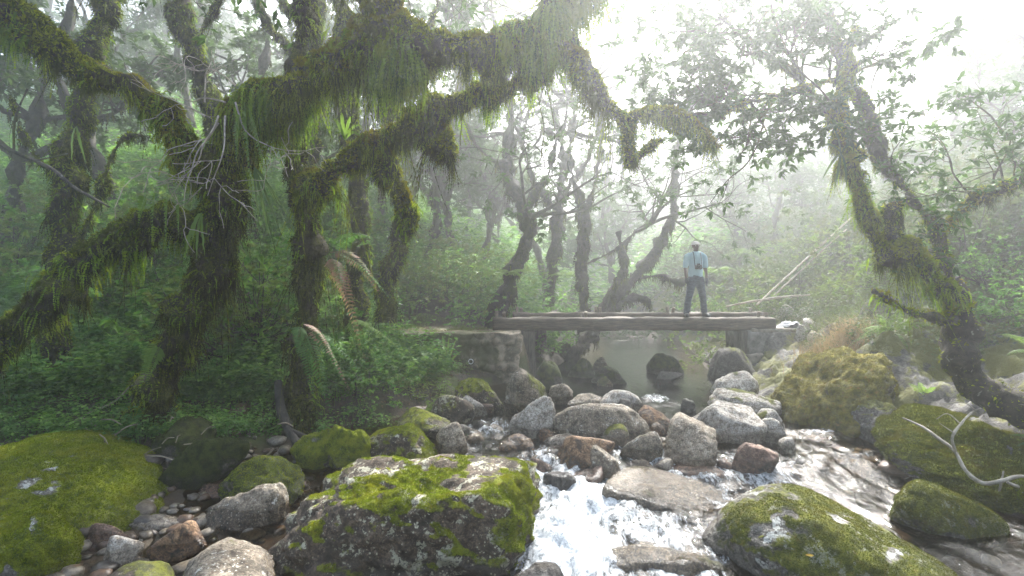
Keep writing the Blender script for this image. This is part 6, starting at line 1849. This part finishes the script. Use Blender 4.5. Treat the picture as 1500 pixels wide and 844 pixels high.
BUSH = [('dense fresh green bush spilling down the bank left of the stone wall', 508, 545, 8.6, .62, 14, m_leaf_l, .05, .018, .25), ('low leafy bush at the foot of the stone wall under the drain pipe', 612, 575, 9.6, .33, 10, m_leaf_l, .05, .018, .15), ('dark leafy bush behind the pink ferns', 520, 560, 8.0, .9, 10, m_leaf_u, .05, .017, .1),
        ('pale green bush on the bank above the grassy terrace', 600, 455, 13.5, 1.6, 12, m_leaf_l, .075, .026, 0), ('feathery bush right of the crooked mossy tree', 650, 430, 14.2, 1.8, 12, m_leaf_l, .075, .026, 0), ('shadowed bush at the back of the grassy terrace', 690, 470, 13.4, 1.0, 9, m_leaf_u, .07, .024, 0),
        ('tall misty bush between the crooked tree and the stout leaning trunk', 690, 400, 15.5, 2.0, 12, m_leaf_l, .08, .028, 0), ('bush at the foot of the slim trunk behind the bridge', 800, 455, 14, 1.0, 9, m_leaf_u, .07, .024, 0), ('sunlit bush under the right end of the bridge', 1045, 520, 13.0, .8, 10, m_leaf_l, .06, .02, 0),
        ('leafy bush by the left bridge post', 795, 515, 13.2, .7, 8, m_leaf_u, .06, .02, 0), ('pale bush on the right slope beside the loose stones', 1225, 452, 12.5, .9, 9, m_leaf_l, .065, .022, 0), ('bushy growth behind the broken stub of the right-hand tree', 1310, 430, 11.0, 1.1, 10, m_leaf_l, .065, .022, 0),
        ('misty bush on the right slope below the leaning poles', 1140, 425, 14.5, 1.3, 10, m_leaf_l, .075, .026, 0), ('rounded misty bush on the right slope above the poles', 1205, 400, 16.5, 1.8, 12, m_leaf_l, .08, .03, 0), ('hazy bush behind the man on the right bank of the pool', 1075, 440, 15.5, 1.5, 11, m_leaf_l, .08, .028, 0), ('tall pale bush between the mossy fork and the poles', 1265, 380, 14.5, 2.0, 12, m_leaf_l, .075, .028, 0), ('pale shrub in the gap of the forked right-hand tree', 1350, 370, 13, 1.6, 11, m_leaf_l, .07, .026, 0), ('grey-green shrub on the slope right of the forked tree', 1440, 360, 12.5, 1.7, 11, m_leaf_u, .07, .026, 0),
        ('dark bush at the head of the pool', 905, 470, 20.5, 1.3, 10, m_leaf_f, .10, .035, 0), ('dark overhanging bush on the left shore of the pool', 845, 470, 17.5, 1.3, 10, m_leaf_f, .09, .03, 0), ('dark bush at the right head of the pool', 985, 470, 20, 1.4, 10, m_leaf_f, .10, .035, 0), ('shadowed bush behind the right bridge post', 1060, 470, 16.5, 1.2, 10, m_leaf_u, .08, .028, 0),
        ('dark shrub under the right-hand branch at the picture edge', 1460, 430, 9.0, 1.1, 11, m_leaf_u, .065, .022, 0), ('small leafy shrub right of the curving trunk', 1470, 520, 8.0, .8, 8, m_leaf_u, .06, .02, 0), ('green bush among the shaded undergrowth between the two left trunks', 150, 540, 8.2, .8, 9, m_leaf_u, .06, .02, 0), ('light green bush right of the leaning trunk', 370, 480, 8.8, .9, 10, m_leaf_u, .06, .02, 0)]
for k, (lb, a, b, Y, s_, n, mt, L_, w_, dr_) in enumerate(BUSH):
    X = (a - CX) / FPX * Y
    gz_ = float(ground(X, Y))
    b2 = CY - (gz_ - CAMZ) / Y * FPX
    bush(lb, a, b2 + 2, Y, s_, n, mt, L_, w_, k, dr_)



# thickets: three shrubs built once, then copied over both slopes
def proto_bush(seed, size, mat, L, Wd):
    r = np.random.default_rng(seed)
    R_ = bpy.data.objects.new('thicket_shrub', None)
    COL.objects.link(R_)
    wood, tips = [], []
    for k in range(13):
        a = r.uniform(0, 6.28)
        branching(np.array([math.cos(a), math.sin(a), 0]) * .15, (math.cos(a) * .7, math.sin(a) * .7, 1.0), size * r.uniform(.5, 1.0), .014, 2, r, wood, tips, .3, .04, 4)
    crown(R_, wood, tips, r, 11, L, Wd, [m_twig_d, mat], seg=4, name='foliage', simple=True)
    st = MB()
    tube(st, wood[0], .06, 6, 0)
    st.build('stem', m_twig_d, R_, (0, 0, 0))
    return R_


rb = np.random.default_rng(17)
LEFT_P = [proto_bush(801, 1.9, m_leaf_u, .09, .03), proto_bush(802, 1.5, m_leaf_l, .08, .027)]
RIGHT_P = [proto_bush(803, 1.7, m_leaf_m, .10, .034), proto_bush(804, 2.1, m_leaf_m, .11, .036)]
for P_, spots_, lb, gp in ((LEFT_P, [(rb.uniform(-60, 480), rb.uniform(8.8, 14)) for _ in range(26)] + [(rb.uniform(480, 740), rb.uniform(14, 20)) for _ in range(16)], 'leafy shrub in the thicket behind the mossy trees of the left bank', 'thicket on the left bank'),
                           (RIGHT_P, [(rb.uniform(1120, 1420), rb.uniform(14.5, 24)) for _ in range(24)] + [(rb.uniform(1000, 1200), rb.uniform(18, 30)) for _ in range(12)] + [(rb.uniform(1380, 1560), rb.uniform(9.5, 15)) for _ in range(10)], 'hazy shrub in the thicket covering the right slope', 'thicket on the right slope')):
    for i, (a, Y) in enumerate(spots_):
        X = (a - CX) / FPX * Y
        o = P_[i % 2] if i < 2 else copy_tree(P_[i % 2])
        o.location = (X, Y, float(ground(X, Y)) - .05)
        s_ = rb.uniform(.7, 1.25)
        o.scale = (s_, s_, s_ * rb.uniform(.85, 1.2))
        o.rotation_euler = (0, 0, rb.uniform(0, 6.28))
        tag(o, lb, 'shrub', gp)


# one yellow leaf lying on the right foreground boulder
R4 = [o for o in bpy.data.objects if str(o.get('label', '')).startswith('broad olive-mossed boulder')][0]
vv = np.array([q.co[:] for q in R4.data.vertices]) + np.array(R4.location)
nv = np.array([q.normal[:] for q in R4.data.vertices])
X_, Y_ = proj(vv)
k = np.argmin(np.hypot(X_ - 1190, Y_ - 815) + 1000 * ((nv * (np.array([0, 0, CAMZ]) - vv)).sum(1) < 0))
mb = MB()
p_ = vv[k] + nv[k] * .012
leaves(mb, np.array([p_]), np.cross(nv[k], [.4, 1, .2])[None], nv[k][None], np.array([.06]), np.array([.011]), ru)
tag(mb.build('fallen_leaf', plain_mat('yellow_leaf', (.45, .26, .03), (.6, .4, .06), 20), loc=p_), 'single yellow fallen leaf on the broad right foreground boulder', 'leaf')
